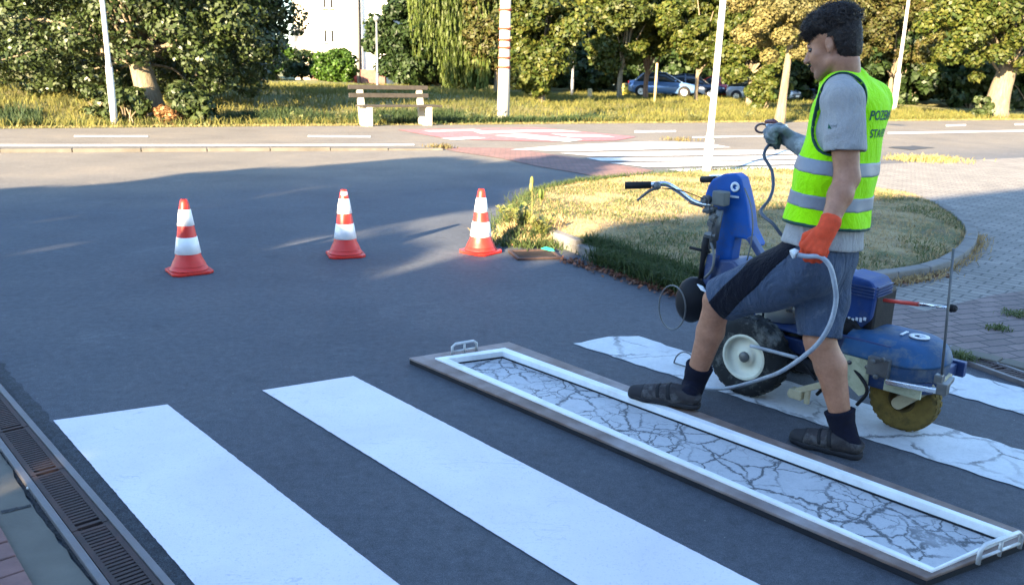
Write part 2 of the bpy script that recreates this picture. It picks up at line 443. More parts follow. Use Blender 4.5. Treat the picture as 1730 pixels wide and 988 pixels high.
# ---- terrain beyond the road: one grid that reaches the horizon
us = np.concatenate([np.linspace(-400, -45, 24), np.linspace(-42, 62, 130), np.linspace(68, 420, 24)])
vs_ = np.concatenate([np.linspace(0, 16, 48), np.linspace(17, 45, 24), np.linspace(50, 600, 20)]) + V_EDGE
UU, VV = np.meshgrid(us, vs_, indexing='ij')
XX = E_U.x * UU + E_V.x * VV; YY = E_U.y * UU + E_V.y * VV; ZZ = terrain_z(XX, YY)
nu, nv = UU.shape
idx = np.arange(nu * nv).reshape(nu, nv)
F = np.stack([idx[:-1, :-1], idx[1:, :-1], idx[1:, 1:], idx[:-1, 1:]], -1).reshape(-1, 4)
def mat_soil():
    m, nt, b, out = newmat('dry_turf'); v = coords(nt)
    a = tex_noise(nt, v, 0.35, 5, 0.6); f = tex_noise(nt, v, 9, 6, 0.7)
    c1 = ramp(nt, f, [(0.3, (0.11, 0.095, 0.03)), (0.7, (0.22, 0.19, 0.06))]).outputs[0]
    c2 = ramp(nt, f, [(0.3, (0.05, 0.07, 0.018)), (0.7, (0.12, 0.13, 0.035))]).outputs[0]
    c = mixc(nt, ramp(nt, a, [(0.42, (0, 0, 0)), (0.6, (1, 1, 1))]).outputs[0], c1, c2)
    nt.links.new(c, b.inputs['Base Color']); b.inputs['Roughness'].default_value = 0.95
    bump(nt, b, f, 0.9, 0.05); return m
M_SOIL = mat_soil()
tag(link_mesh('terrain', np_mesh('terrain', np.stack([XX, YY, ZZ], -1), F, True), M_SOIL), kind='structure')

# ---- the asphalt we stand on, one sheet up to the far edge of the road
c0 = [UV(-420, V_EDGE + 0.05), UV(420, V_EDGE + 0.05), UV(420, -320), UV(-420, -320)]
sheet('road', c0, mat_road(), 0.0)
# far carriageway, its sunlight painted into the road colour, with its lines
lines = [[(125, 229), (250, 229), (250, 232), (125, 232)], [(520, 229), (626, 229.5), (626, 232.5), (520, 232)],
         [(-150, 244), (430, 244), (700, 243.5), (700, 246), (430, 247), (-150, 247.5)],
         [(1072, 221), (1142, 220.5), (1142, 223.5), (1072, 224.5)], [(1170, 231), (1345, 228), (1345, 230), (1170, 233.5)],
         [(1598, 211), (1632, 210), (1632, 213), (1598, 214)], [(1714, 209), (1900, 207), (1900, 210), (1714, 212)],
         [(1500, 223.5), (1750, 219.5), (1750, 222), (1500, 227)]]
ml = MB()
for q in lines: ml.poly([G(*p, 0.009) for p in q])
tag(ml.build('road_lines', M_FARPAINT), kind='structure')
# red cycle crossing with white bars
sheet('cycle_crossing', GP((672, 220), (905, 216), (1075, 232), (1040, 238), (930, 240), (760, 236)), M_RED, 0.010)
mr = MB()
for q in ([(715, 221), (800, 218.5), (815, 220.5), (730, 223)], [(800, 222), (880, 220), (900, 223), (812, 226)], [(835, 229), (880, 226), (985, 236), (960, 240)],
          [(745, 234), (800, 231), (822, 233.5), (768, 237)], [(880, 219.5), (950, 220), (985, 223), (905, 223)], [(930, 226), (1010, 228), (1040, 231.5), (960, 231)]):
    mr.poly([G(*p, 0.014) for p in q])
tag(mr.build('cycle_markings', M_FARPAINT), kind='structure')

# ---- red-brown block band beside the far zebra
def mat_bricks(name, c1, c2, mortar, scale, rot=0.0, bw=0.2, rh=0.1, bmp=0.4, weeds=False, msize=0.008):
    m, nt, b, out = newmat(name); v = coords(nt, (1, 1, 1), (0, 0, rot))
    br = nt.nodes.new('ShaderNodeTexBrick'); nt.links.new(v, br.inputs['Vector'])
    br.inputs['Color1'].default_value = (*c1, 1); br.inputs['Color2'].default_value = (*c2, 1); br.inputs['Mortar'].default_value = (*mortar, 1)
    br.inputs['Scale'].default_value = scale; br.inputs['Brick Width'].default_value = bw; br.inputs['Row Height'].default_value = rh
    br.inputs['Mortar Size'].default_value = msize; br.inputs['Mortar Smooth'].default_value = 0.3; br.inputs['Bias'].default_value = -0.1
    n = tex_noise(nt, v, 2.2, 6, 0.65); f = tex_noise(nt, v, 60, 4, 0.7)
    c = mixc(nt, 1.0, br.outputs['Color'], ramp(nt, n, [(0.3, (0.72,) * 3), (0.7, (1.2,) * 3)]).outputs[0], 'MULTIPLY')
    c = mixc(nt, 1.0, c, ramp(nt, f, [(0.3, (0.85,) * 3), (0.7, (1.12,) * 3)]).outputs[0], 'MULTIPLY')
    nt.links.new(c, b.inputs['Base Color']); b.inputs['Roughness'].default_value = 0.88
    h = math_(nt, 'SUBTRACT', math_(nt, 'MULTIPLY', f, 0.25), br.outputs['Fac'])
    bump(nt, b, h, bmp, 0.006); return m
M_REDBLOCK = mat_bricks('red_blocks', (0.17, 0.085, 0.075), (0.21, 0.11, 0.095), (0.08, 0.06, 0.055), 1.0)
sheet('block_ramp', GP((738, 249), (866, 251), (1000, 272), (1105, 289), (1075, 297), (1010, 299), (905, 281), (845, 268), (770, 257)), M_REDBLOCK, 0.008)
# far zebra
for pts in ([(862, 254), (940, 247), (1098, 240), (1189, 242), (1235, 250), (1080, 254), (960, 257)], [(945, 260), (1090, 257), (1264, 254.5), (1340, 255), (1350, 261), (1150, 264), (1000, 265)],
            [(990, 268), (1160, 267), (1345, 263.5), (1350, 269.5), (1200, 273), (1015, 273)], [(1030, 276.5), (1345, 272), (1350, 278.5), (1095, 284)], [(1125, 287.5), (1345, 281), (1350, 288), (1180, 295)]):
    tag(sheet('zebra_stripe', GP(*pts), M_FARPAINT, 0.012))

# ---- kerb line of the far pavement, individual stones read as one row
mk = MB()
ka, kb = G(-260, 259), G(748, 253.5)
L = (kb - ka).length; d = (kb - ka).normalized(); nst = int(L / 1.0)
for i in range(nst):
    a = ka + d * (i * L / nst + 0.008); b = ka + d * ((i + 1) * L / nst - 0.008)
    h = 0.055 if i < nst - 3 else 0.055 - 0.015 * (i - nst + 3)
    o = random.gauss(0, 0.006)
    mk.bar(a + Vector((0, o, h / 2)), b + Vector((0, o, h / 2)), 0.16, h + 0.02)
tag(mk.build('kerb', plain('old_kerb', (.10, .092, .082), .9, 0, .25, 3, .5), bevel=0.008), kind='structure')
sheet('far_pavement_strip', [ka + Vector((-.05, .1, 0)), kb + Vector((0, .1, 0)), G(748, 249.5), G(-260, 248.5)], plain('old_pavement', (.115, .11, .10), .9, 0, .2, 2, .4), 0.016)

# ---- the crossing: fresh stripes, the old one inside the stencil and old ones beyond
def stripe(px, mat, sub=0.03, jit=0.003): return sheet('crosswalk_stripe', GP(*px), mat, 0.004, sub=sub, jit=jit)
stripe([(90, 711), (283, 684), (760, 1055), (372, 1038)], M_FRESH, 0.018, 0.0006)
stripe([(443, 660), (597, 636), (1470, 1085), (1085, 1056)], M_FRESH, 0.018, 0.0006)
stripe([(968, 581), (1028, 569.5), (1079, 568.5), (1167, 597), (1560, 711), (1860, 800), (1900, 884), (1730, 827), (1345, 704)], M_OLD, 0.05, 0.006)
stripe([(1290, 572), (1370, 560), (1620, 628), (1740, 661), (1900, 706), (1860, 735), (1730, 701), (1560, 652)], M_OLD, 0.05, 0.006)

# ---- pavement on the right: grey blocks with a red band near the kerb
M_GREYBLOCK = mat_bricks('grey_blocks', (0.178, 0.163, 0.146), (0.228, 0.208, 0.185), (0.075, 0.072, 0.07), 1.0, 0.75, 0.2, 0.1, 0.6, msize=0.009)
M_BROWNBLOCK = mat_bricks('brown_blocks', (0.135, 0.10, 0.097), (0.185, 0.135, 0.128), (0.055, 0.05, 0.05), 1.0, -0.33, 0.2, 0.1, 0.5)
pv = GP((1150, 494), (1300, 535), (1450, 566), (1604, 604), (1730, 634), (1900, 676)) + [UV(40, -6), UV(60, 12.2), G(2100, 249), G(1730, 267), G(1500, 277), G(1345, 288), G(1180, 297), G(1090, 310)]
sheet('pavement', pv, M_GREYBLOCK, 0.006)
sheet('pavement_band', GP((1180, 500), (1450, 490), (1560, 528), (1680, 500), (1900, 470), (2100, 700), (1900, 676), (1604, 604), (1450, 566), (1300, 535)), M_BROWNBLOCK, 0.010)
ke = MB()
eg = [G(*p) for p in ((1450, 560), (1520, 576), (1600, 594.5), (1690, 616), (1790, 642), (1900, 670))]
for a, b in zip(eg, eg[1:]):
    dd = (b - a).normalized() * 0.006
    ke.bar(a + dd + Vector((0, 0, 0.012)), b - dd + Vector((0, 0, 0.012)), 0.11, 0.04)
tag(ke.build('pavement_kerb', M_CONCRETE, bevel=0.006), kind='structure')

# ---- bottom left: concrete band and red paving bricks on our side
sheet('concrete_band', GP((-60, 700), (0, 768), (62, 870), (172, 1010), (60, 1010), (-20, 890), (-120, 760)), M_CONCRETE, 0.012, sub=0.06, jit=0.003)
M_BRICK = plain('paving_brick', (0.20, 0.115, 0.105), 0.85, 0, 0.22, 9, 0.5, dirt=(0.1, 0.08, 0.075), dirt_scale=8)
mb = MB()
b0 = G(66, 1000); dA = (G(-8, 868) - b0).normalized(); dB = Vector((-dA.y, dA.x, 0))
if dB.x > 0: dB = -dB
for i in range(-6, 14):
    for j in range(0, 6):
        off = 0.1 if j % 2 else 0.0
        c = b0 + dA * (i * 0.105 + 0.05) + dB * (j * 0.205 + 0.11) + Vector((0, 0, 0.012 + random.uniform(-0.002, 0.002)))
        c += dA * (0.05 if j % 2 else 0)
        mb.box(c, (0.196, 0.097, 0.03), rz=math.atan2(dB.y, dB.x) + random.gauss(0, 0.008))
tag(mb.build('brick_pavement', M_BRICK, bevel=0.004), kind='structure')
M_GRIT = plain('gravel', (0.045, 0.045, 0.048), 0.95, 0, 0.6, 90, .6)
sheet('gravel_joint', GP((-80, 655), (0, 742), (250, 1010), (176, 1010), (62, 868), (0, 766), (-70, 700)), M_GRIT, 0.007, sub=0.03, jit=0.003)
mg = MB()
for _ in range(240):
    t = random.random(); a = G(0, 754).lerp(G(212, 1005), t) + Vector((random.gauss(0, 0.012), random.gauss(0, 0.012), 0.011))
    mg.ball(a, [random.uniform(0.0025, 0.006) for _ in range(3)], 6, 4)
tag(mg.build('loose_gravel', plain('pebbles', (0.10, 0.098, 0.095), 0.9, 0, 0.5, 30)), 'loose grey gravel in the joint beside the drain', 'gravel', kind='stuff')
for (px, py, r) in ((48, 824, 0.008), (100, 769, 0.006), (80, 864, 0.007)):
    tag(MB().ball(G(px, py, 0.015), (r, r * 0.8, r * 0.7), 8, 6).build('pebble', plain('white_pebble', (0.75, 0.74, 0.7), 0.6)),
        {48: 'white pebble beside the rusty drain channel, the largest of three', 100: 'white pebble on the asphalt just right of the drain rim', 80: 'white pebble on the pale concrete band left of the drain'}[px], 'pebble', 'white pebbles by the drain')

# dark rough seam of asphalt between the drain and the first stripe
sheet('asphalt_seam', GP((-60, 590), (0, 648), (300, 1000), (352, 1000), (0, 612), (-60, 556)), mat_asphalt('seam_asphalt', (0.036, 0.042, 0.052), .8, .5), 0.002, sub=.05, jit=.007)

sheet('band_joint', GP((2, 868), (52, 857), (54, 861), (4, 873)), M_GRIT, 0.014, sub=.02, jit=.002)
# ================================================================== drain channels
M_RUST = plain('rusty_iron', (0.045, 0.027, 0.026), 0.8, 0.1, 0.35, 18, 0.4, dirt=(0.085, 0.042, 0.03), dirt_scale=9)
M_ZINC = plain('galvanised_edge', (0.15, 0.14, 0.145), 0.6, 0.2, 0.2, 14, 0.3, dirt=(0.13, 0.09, 0.08), dirt_scale=7)
M_DARK = plain('drain_dark', (0.012, 0.011, 0.011), 0.9)
def channel(a, b, width, label, glabel, group, unit=0.5):
    """a, b: the centre line on the ground"""
    d = (b - a); L = d.length; d.normalize(); n = Vector((-d.y, d.x, 0)); ang = math.atan2(d.y, d.x)
    root = empty('drain_channel', a, ang, label, 'drain')
    trough = MB(); trough.box((L / 2, 0, 0.004 + 0.0015), (L, width, 0.003)); trough.build('trough', M_DARK, root)
    for s in (-1, 1):
        MB().box((L / 2, s * (width / 2 + 0.012), 0.012), (L, 0.024, 0.026)).build('side_rail', M_ZINC, root, bevel=0.003)
    k = 0
    for i in range(int(L / unit)):
        g = MB(); x0 = i * unit + 0.003; x1 = (i + 1) * unit - 0.003; w = width - 0.006
        g.box(((x0 + x1) / 2, -w / 2 + 0.009, 0.015), (x1 - x0, 0.018, 0.014)); g.box(((x0 + x1) / 2, w / 2 - 0.009, 0.015), (x1 - x0, 0.018, 0.014))
        for e in (x0 + 0.016, x1 - 0.016): g.box((e, 0, 0.0155), (0.016, w - 0.036, 0.013))
        p = x0 + 0.034
        while p < x1 - 0.04:
            g.box((p, 0, 0.0145), (0.0135, w - 0.036, 0.012)); p += 0.0215
        g.build('grate', M_RUST, root)
    return root
A0, A1 = G(-95, 583), G(330, 1121)
channel(A0, A1, 0.118, 'rusty brown slotted drain channel along the left kerb by the first stripe', '', '')
B0, B1 = G(1560, 582), G(1860, 690)
channel(B0, B1, 0.11, 'narrow slotted drain channel between the right pavement and the last stripe', '', '')
# street gully with its iron grate at the tip of the grass island
gr = empty('gully_grate', G(903, 432), 0, 'iron gully grate in the gutter at the tip of the grass island', 'drain')
q = [G(866, 426), G(938, 424), G(962, 440), G(884, 442)]
ang = math.atan2((q[1] - q[0]).y, (q[1] - q[0]).x); gr.rotation_euler.z = ang
w, h = (q[1] - q[0]).length, (q[3] - q[0]).length * 0.9
MB().box((0, 0, 0.006), (w, h, 0.004)).build('trough', M_DARK, gr)
fr = MB()
for s in (-1, 1):
    fr.box((0, s * (h / 2 - 0.012), 0.012), (w, 0.024, 0.02)); fr.box((s * (w / 2 - 0.012), 0, 0.012), (0.024, h - 0.05, 0.02))
fr.build('frame', M_RUST, gr)
bars = MB(); k = -h / 2 + 0.05
while k < h / 2 - 0.04:
    bars.box((0, k, 0.015), (w - 0.05, 0.016, 0.004)); k += 0.05
bars.build('grate', plain('dark_iron', (.03, .025, .026), .8), gr)
sc = MB(); g0 = G(924, 427)
sc.extrude([g0 + Vector((-0.05, 0.05, 0.024)), g0 + Vector((0.02, -0.02, 0.022)), g0 + Vector((0.06, -0.05, 0.026)), g0 + Vector((0.05, -0.01, 0.034)), g0 + Vector((-0.01, 0.06, 0.036))], (0, 0, 0.006))
tag(sc.build('plastic_scrap', plain('green_plastic', (0.02, 0.42, 0.24), 0.35)), 'small bright green plastic scrap lying on the gully grate', 'litter')
# ================================================================== grass island with its kerb
isl_px = [(838, 388), (850, 372), (865, 352), (900, 330), (960, 317), (1080, 304), (1200, 295), (1330, 293), (1420, 305), (1490, 328), (1545, 336), (1580, 350), (1612, 372), (1630, 392), (1634, 408),
          (1622, 430), (1588, 452), (1520, 468), (1450, 478), (1400, 488), (1340, 497), (1260, 502), (1180, 494), (1090, 464), (1010, 436), (942, 414), (900, 415), (850, 412)]
isl = [G(*p) for p in isl_px]
cen = sum(isl, Vector()) / len(isl)
def island_h(p):
    """height of the turf above the road: rises from the edge"""
    d = min(((p - a) - (b - a) * max(0, min(1, (p - a).dot(b - a) / (b - a).length_squared))).length for a, b in zip(isl, isl[1:] + isl[:1]))
    return 0.05 + 0.10 * min(1, d / 0.5)
def inside(p, poly):
    c = False; j = len(poly) - 1
    for i in range(len(poly)):
        a, b = poly[i], poly[j]
        if (a.y > p.y) != (b.y > p.y) and p.x < (b.x - a.x) * (p.y - a.y) / (b.y - a.y) + a.x: c = not c
        j = i
    return c
def mat_island():
    m, nt, b, out = newmat('dry_island_turf'); v = coords(nt)
    a = tex_noise(nt, v, 1.6, 5, 0.65); f = tex_noise(nt, v, 30, 5, 0.75)
    c1 = ramp(nt, f, [(0.3, (0.22, 0.17, 0.085)), (0.7, (0.44, 0.33, 0.16))]).outputs[0]
    c2 = ramp(nt, f, [(0.3, (0.05, 0.07, 0.02)), (0.7, (0.13, 0.14, 0.05))]).outputs[0]
    c = mixc(nt, ramp(nt, a, [(0.46, (0, 0, 0)), (0.60, (1, 1, 1))]).outputs[0], c1, c2)
    c = mixc(nt, ramp(nt, tex_noise(nt, v, 4.5, 5, .7), [(0.50, (0, 0, 0)), (0.66, (.8,) * 3)]).outputs[0], c, (0.13, 0.092, 0.055))
    nt.links.new(c, b.inputs['Base Color']); b.inputs['Roughness'].default_value = 0.95
    bump(nt, b, f, 1.0, 0.03); return m
bm = bmesh.new()
rings = []
for k, (s, h) in enumerate(((1.0, 0.0), (0.998, 0.05), (0.95, 0.085), (0.88, 0.115), (0.7, 0.14), (0.45, 0.15), (0.2, 0.155))):
    rings.append([bm.verts.new((cen.x + (p.x - cen.x) * s, cen.y + (p.y - cen.y) * s, h)) for p in isl])
n = len(isl)
for r0, r1 in zip(rings, rings[1:]):
    for i in range(n): bm.faces.new((r0[i], r0[(i + 1) % n], r1[(i + 1) % n], r1[i]))
bm.faces.new(rings[-1])
bmesh.ops.recalc_face_normals(bm, faces=bm.faces)
me = bpy.data.meshes.new('island_turf'); bm.to_mesh(me); bm.free()
for p in me.polygons: p.use_smooth = True
tag(link_mesh('island_turf', me, mat_island()), kind='structure')
ISL_BVH = BVHTree.FromPolygons([v.co.copy() for v in me.vertices], [tuple(p.vertices) for p in me.polygons])
def isl_z(x, y):
    h = ISL_BVH.ray_cast(Vector((x, y, 2)), Vector((0, 0, -1))); return h[0].z if h[0] else 0.0
# kerb stones: a straight run at the left, a curved run at the right
def kerb_run(px, w, h, n, name, sink=0.0):
    pts = bez([G(*p) for p in px], 60); m = MB()
    cum = [0]
    for a, b in zip(pts, pts[1:]): cum.append(cum[-1] + (b - a).length)
    def at(s):
        for i in range(len(pts) - 1):
            if cum[i + 1] >= s: return pts[i].lerp(pts[i + 1], (s - cum[i]) / max(1e-6, cum[i + 1] - cum[i]))
        return pts[-1]
    for i in range(n):
        a = at(cum[-1] * i / n); b = at(cum[-1] * (i + 1) / n); d = (b - a).normalized() * 0.006
        hh = h - sink * i / n + random.uniform(-0.004, 0.004)
        m.bar(a + d + Vector((0, 0, hh / 2 - 0.02)), b - d + Vector((0, 0, hh / 2 - 0.02)), w, hh + 0.04)
    return tag(m.build(name, M_KERB, bevel=0.012), kind='structure')
kerb_run([(934, 410), (1008, 438), (1090, 470), (1185, 500), (1270, 508)], 0.10, 0.12, 5, 'island_kerb', 0.16)
kerb_run([(1400, 496), (1470, 479), (1540, 469), (1590, 456), (1626, 433), (1640, 409), (1634, 390), (1610, 369), (1575, 349)], 0.11, 0.085, 14, 'island_kerb', 0.0)

# ---- blades helper: many thin leaning blades in one mesh
def blades(name, pts, h, w, mat, lean=0.35, hv=0.4):
    """pts (n,3) roots; returns one mesh of bent two-piece blades"""
    n = len(pts); pts = np.asarray(pts, float)
    a = RNG.uniform(0, 2 * np.pi, n); hh = h * (1 + hv * RNG.normal(0, 0.6, n)).clip(0.35, 2.0)
    l = RNG.normal(0, lean, (n, 2))
    sx = np.stack([np.cos(a), np.sin(a), np.zeros(n)], -1) * (w / 2)
    mid = pts + np.stack([l[:, 0] * hh * .35, l[:, 1] * hh * .35, hh * .6], -1)
    tip = pts + np.stack([l[:, 0] * hh, l[:, 1] * hh, hh * (1 - 0.25 * np.hypot(l[:, 0], l[:, 1]).clip(0, 1.5))], -1)
    V = np.stack([pts - sx, pts + sx, mid + sx * .8, mid - sx * .8, tip + sx * .15, tip - sx * .15], 1).reshape(-1, 3)
    b = np.arange(n)[:, None] * 6
    F = np.concatenate([b + np.array([[0, 1, 2, 3]]), b + np.array([[3, 2, 4, 5]])])
    return link_mesh(name, np_mesh(name, V, F), mat)
M_STRAW = leafy('straw', [(0.38, 0.255, 0.115), (0.49, 0.335, 0.155), (0.30, 0.205, 0.095), (0.42, 0.295, 0.14), (0.20, 0.145, 0.07)], 0.8, 0.2)
M_TURFGREEN = leafy('turf_green', [(0.05, 0.085, 0.02), (0.09, 0.12, 0.03), (0.12, 0.13, 0.045), (0.035, 0.06, 0.02)], 0.7, 0.25)
def scatter_poly(poly, n, keep=lambda p: True):
    xs = [p.x for p in poly]; ys = [p.y for p in poly]; out = []
    while len(out) < n:
        p = Vector((random.uniform(min(xs), max(xs)), random.uniform(min(ys), max(ys)), 0))
        if inside(p, poly) and keep(p): out.append(p)
    return out
def nz(p, s, o=0.0): return mnoise.noise(Vector((p.x * s + o, p.y * s, o)))
pts = [(p.x, p.y, isl_z(p.x, p.y) - 0.004) for p in scatter_poly(isl, 30000)]
tag(blades('dry_grass', pts, 0.032, 0.0055, M_STRAW, 1.0), 'short straw-yellow grass covering the traffic island', 'grass', kind='stuff')
pts = [(p.x, p.y, isl_z(p.x, p.y) - 0.004) for p in scatter_poly(isl, 15000, lambda p: nz(p, 1.3, 3.3) > 0.06 or (p - G(1090, 480)).length < 0.45 or nz(p, 5) > 0.45)]
tag(blades('green_grass', pts, 0.04, 0.0065, M_TURFGREEN, 0.9), 'patchy green grass growing on the dry island', 'grass', kind='stuff')
# overgrown edges: along the tip and the far side, and over the left kerb
edge = []
for a, b, k, s in [(G(836, 395), G(905, 330), 900, .10), (G(905, 330), G(1060, 306), 1300, .11), (G(1060, 306), G(1330, 293), 700, .10), (G(845, 412), G(940, 418), 700, 0.10), (G(985, 424), G(1190, 494), 3800, 0.055), (G(1185, 495), G(1300, 503), 400, .07)]:
    for _ in range(k):
        p = a.lerp(b, random.random()) + Vector((random.gauss(0, s), random.gauss(0, s), 0))
        edge.append((p.x, p.y, max(0.0, isl_z(p.x, p.y) - 0.005)))
M_RANKSHADE = leafy('rank_shade_grass', [(0.022, 0.045, 0.012), (0.04, 0.065, 0.017), (0.065, 0.085, 0.025), (0.03, 0.05, 0.014)], 0.75, 0.2)  # overgrown green, darkened further to stand for tree shade
for _ in range(3400):   # hanging over the kerb and growing in the gutter
    p = G(1006, 432, .05).lerp(G(1195, 497, .05), random.random()) + Vector((random.gauss(0, .05), random.gauss(0, .05), 0))
    edge.append((p.x, p.y, random.choice((0.0, 0.055))))
tag(blades('edge_grass', edge, 0.085, 0.008, M_RANKSHADE, 0.7), 'rank green grass along the edges of the island, darkened for tree shade', 'grass', kind='stuff')
edge = []
for a, b, k, s in [(G(1470, 484), G(1560, 474), 300, .05), (G(1560, 474), G(1640, 430), 500, .06), (G(1640, 430), G(1652, 400), 350, .06), (G(850, 405), G(935, 398), 700, .12)]:
    for _ in range(k):
        p = a.lerp(b, random.random()) + Vector((random.gauss(0, s), random.gauss(0, s), 0))
        edge.append((p.x, p.y, max(0.0, isl_z(p.x, p.y) - 0.005)))
tag(blades('edge_straw', edge, 0.06, 0.008, M_STRAW, 0.8), 'dry straw grass tufts beside the curved kerb', 'grass', kind='stuff')
# weeds in the paving joints
def weed_patch(px, spread, n, h, label):
    c = G(*px); pts = [(c.x + random.gauss(0, spread), c.y + random.gauss(0, spread), 0.006) for _ in range(n)]
    return tag(blades('weed_tuft', pts, h, 0.008, M_TURFGREEN, 0.9), label, 'weeds')
weed_patch((1685, 558), 0.035, 130, 0.03, 'flat green weed tuft in the brown paving joints, the one nearer the drain')
weed_patch((1722, 535), 0.05, 170, 0.035, 'flat green weed tuft at the right edge of the brown paving')
weed_patch((1628, 612), 0.03, 200, 0.05, 'green weed tuft at the end of the narrow drain by the blue hood')
# leaf litter in the gutter
M_LITTER = leafy('dead_leaves', [(0.17, 0.065, 0.04), (0.22, 0.09, 0.05), (0.11, 0.045, 0.03), (0.24, 0.12, 0.07), (0.07, 0.035, 0.025)], 0.8, 0.1)
lv = []; lf = []
def litter(a, b, n, s):
    for _ in range(n):
        c = a.lerp(b, random.random()) + Vector((random.gauss(0, s), random.gauss(0, s), random.uniform(0.006, 0.018)))
        R = Matrix.Rotation(random.uniform(0, 6.28), 3, 'Z') @ Matrix.Rotation(random.gauss(0, 0.5), 3, 'X') @ Matrix.Rotation(random.gauss(0, 0.5), 3, 'Y')
        k = len(lv); L = random.uniform(0.012, 0.026)
        for q in ((-1, 0, 0), (-.2, -.6, .12), (1, 0, 0), (-.2, .6, .12)): lv.append(c + R @ (Vector(q) * L))
        lf.append((k, k + 1, k + 2, k + 3))
litter(G(955, 440), G(1075, 476), 330, 0.05); litter(G(1075, 476), G(1190, 508), 420, 0.06); litter(G(1480, 484), G(1600, 466), 120, .04); litter(G(870, 415), G(930, 410), 40, .08)
tag(link_mesh('fallen_leaves', np_mesh('fallen_leaves', lv, lf), M_LITTER), 'brown fallen leaves lying in the gutter along the island', 'leaves', kind='stuff')
# tall weeds at the tip of the island
M_WEED = leafy('weed_leaf', [(0.10, 0.14, 0.03), (0.17, 0.19, 0.05), (0.22, 0.22, 0.07), (0.28, 0.24, 0.09)], 0.6, 0.35)
def weed_plant(base, h, n, label, spread=0.05, mat=None, head=False, leafsize=0.035, group=None):
    m = MB(); lm = MB()
    for i in range(n):
        a = random.uniform(0, 6.28); top = base + Vector((math.cos(a) * spread * random.uniform(.3, 1.4), math.sin(a) * spread * random.uniform(.3, 1.4), h * random.uniform(.65, 1.0)))
        r = base + Vector((random.gauss(0, spread * .25), random.gauss(0, spread * .25), 0))
        midp = r.lerp(top, .5) + Vector((random.gauss(0, .01), random.gauss(0, .01), 0))
        pts = bez([r, midp, top], 6); m.tube(pts, [0.0058 * (h / .3) ** .5 * (1 - .6 * k / (len(pts) - 1)) for k in range(len(pts))], 5)
        for k in range(int(10 + h * 14)):
            t = random.random(); p = r.lerp(top, t); b = random.uniform(0, 6.28); L = leafsize * random.uniform(.6, 1.5)
            d = Vector((math.cos(b), math.sin(b), random.uniform(0.1, 0.9))) * L; s = Vector((-math.sin(b), math.cos(b), 0)) * L * .28
            lm.add([p, p + d * .5 + s, p + d, p + d * .5 - s], [(0, 1, 2, 3)])
        if head: lm.ball(top, (0.02, 0.02, 0.055), 8, 6)
    root = m.build('weed', mat or M_WEED)
    tag(root, label, 'weed', group)
    lm.build('leaves', mat or M_WEED, root)
    return root
weed_plant(G(897, 372, 0.08), 0.40, 2, 'tallest pale weed stalk with a seed head at the tip of the island', 0.02, head=True, leafsize=0.02)
weed_plant(G(914, 352, 0.08), 0.2, 3, 'short pale weed stalks with seed heads just right of the tallest stalk', 0.04, head=True, leafsize=.02)
weed_plant(G(880, 392, 0.06), 0.26, 14, 'bushy yellow-green weed at the tip of the island beside the right cone', 0.12, leafsize=.06)
weed_plant(G(862, 380, 0.05), 0.19, 12, 'low bushy weed at the very point of the island behind the right cone', 0.12, leafsize=.06)
weed_plant(G(915, 400, 0.06), 0.19, 14, 'bushy green weed leaning over the end of the island kerb', 0.11, leafsize=.055)
# ================================================================== grass bank beyond the road
M_TALL = leafy('tall_dry_grass', [(0.128, 0.125, 0.032), (0.165, 0.152, 0.045), (0.098, 0.11, 0.026), (0.145, 0.125, 0.042), (0.07, 0.09, 0.022)], 0.8, 0.3, 0.25)
M_SHADEGRASS = leafy('shade_dark_grass', [(0.015, 0.035, 0.013), (0.025, 0.045, 0.014), (0.035, 0.052, 0.014)], 0.7, 0.2)  # dark greens carry the shade that lies over the ditch
M_VERGE = leafy('verge_straw', [(0.252, 0.203, 0.084), (0.294, 0.231, 0.105), (0.189, 0.168, 0.063), (0.126, 0.133, 0.042)], 0.8, 0.25)
def bank(n, u0, u1, w0, w1, keep=None):
    u = RNG.uniform(u0, u1, n); w = RNG.uniform(0, 1, n) ** 1.3 * (w1 - w0) + w0
    x = E_U.x * u + E_V.x * (w + V_EDGE); y = E_U.y * u + E_V.y * (w + V_EDGE)
    if keep is not None:
        k = keep(u, w, x, y); x, y = x[k], y[k]
    return np.stack([x, y, terrain_z(x, y) - 0.02], -1)
shade_belt = lambda u, w: (np.abs(w - (3.4 + 0.6 * np.sin(u * .33) + .3 * np.sin(u * 1.1))) < (2.6 + .5 * np.sin(u * .7)) * (1 - np.abs((u - 11.5) / 8.2) ** 4).clip(0, 1)) | ((u < 0) & (np.abs(w - 3.5) < 2.6))  # belt of the bank where the grass is coloured as shaded
tag(blades('tall_grass', bank(95000, -20, 42, 0.5, 24, lambda u, w, x, y: ~shade_belt(u, w)), 0.24, 0.026, M_TALL, 0.5), 'tall dry yellow grass covering the bank beyond the road', 'grass', kind='stuff')
tag(blades('ditch_shade_grass', bank(52000, 2.5, 20.5, 0.5, 7.2, lambda u, w, x, y: shade_belt(u, w)), 0.24, 0.026, M_SHADEGRASS, 0.35), 'ditch grass behind the bench, shade put into its dark green', 'grass', kind='stuff')
tag(blades('ditch_edge_shade_grass', bank(26000, -14, 0, 0.7, 6.3), 0.25, 0.03, M_SHADEGRASS, 0.3), 'ditch grass at the far left, shade put into its dark green', 'grass', kind='stuff')
tag(blades('verge_grass', bank(22000, -22, 60, 0.02, 0.7, lambda u, w, x, y: (w < 0.6 - 0.35 * ((u > 8) & (u < 11.5)))), 0.075, 0.018, M_VERGE, 0.8), 'short straw-yellow grass on the verge along the far road', 'grass', kind='stuff')
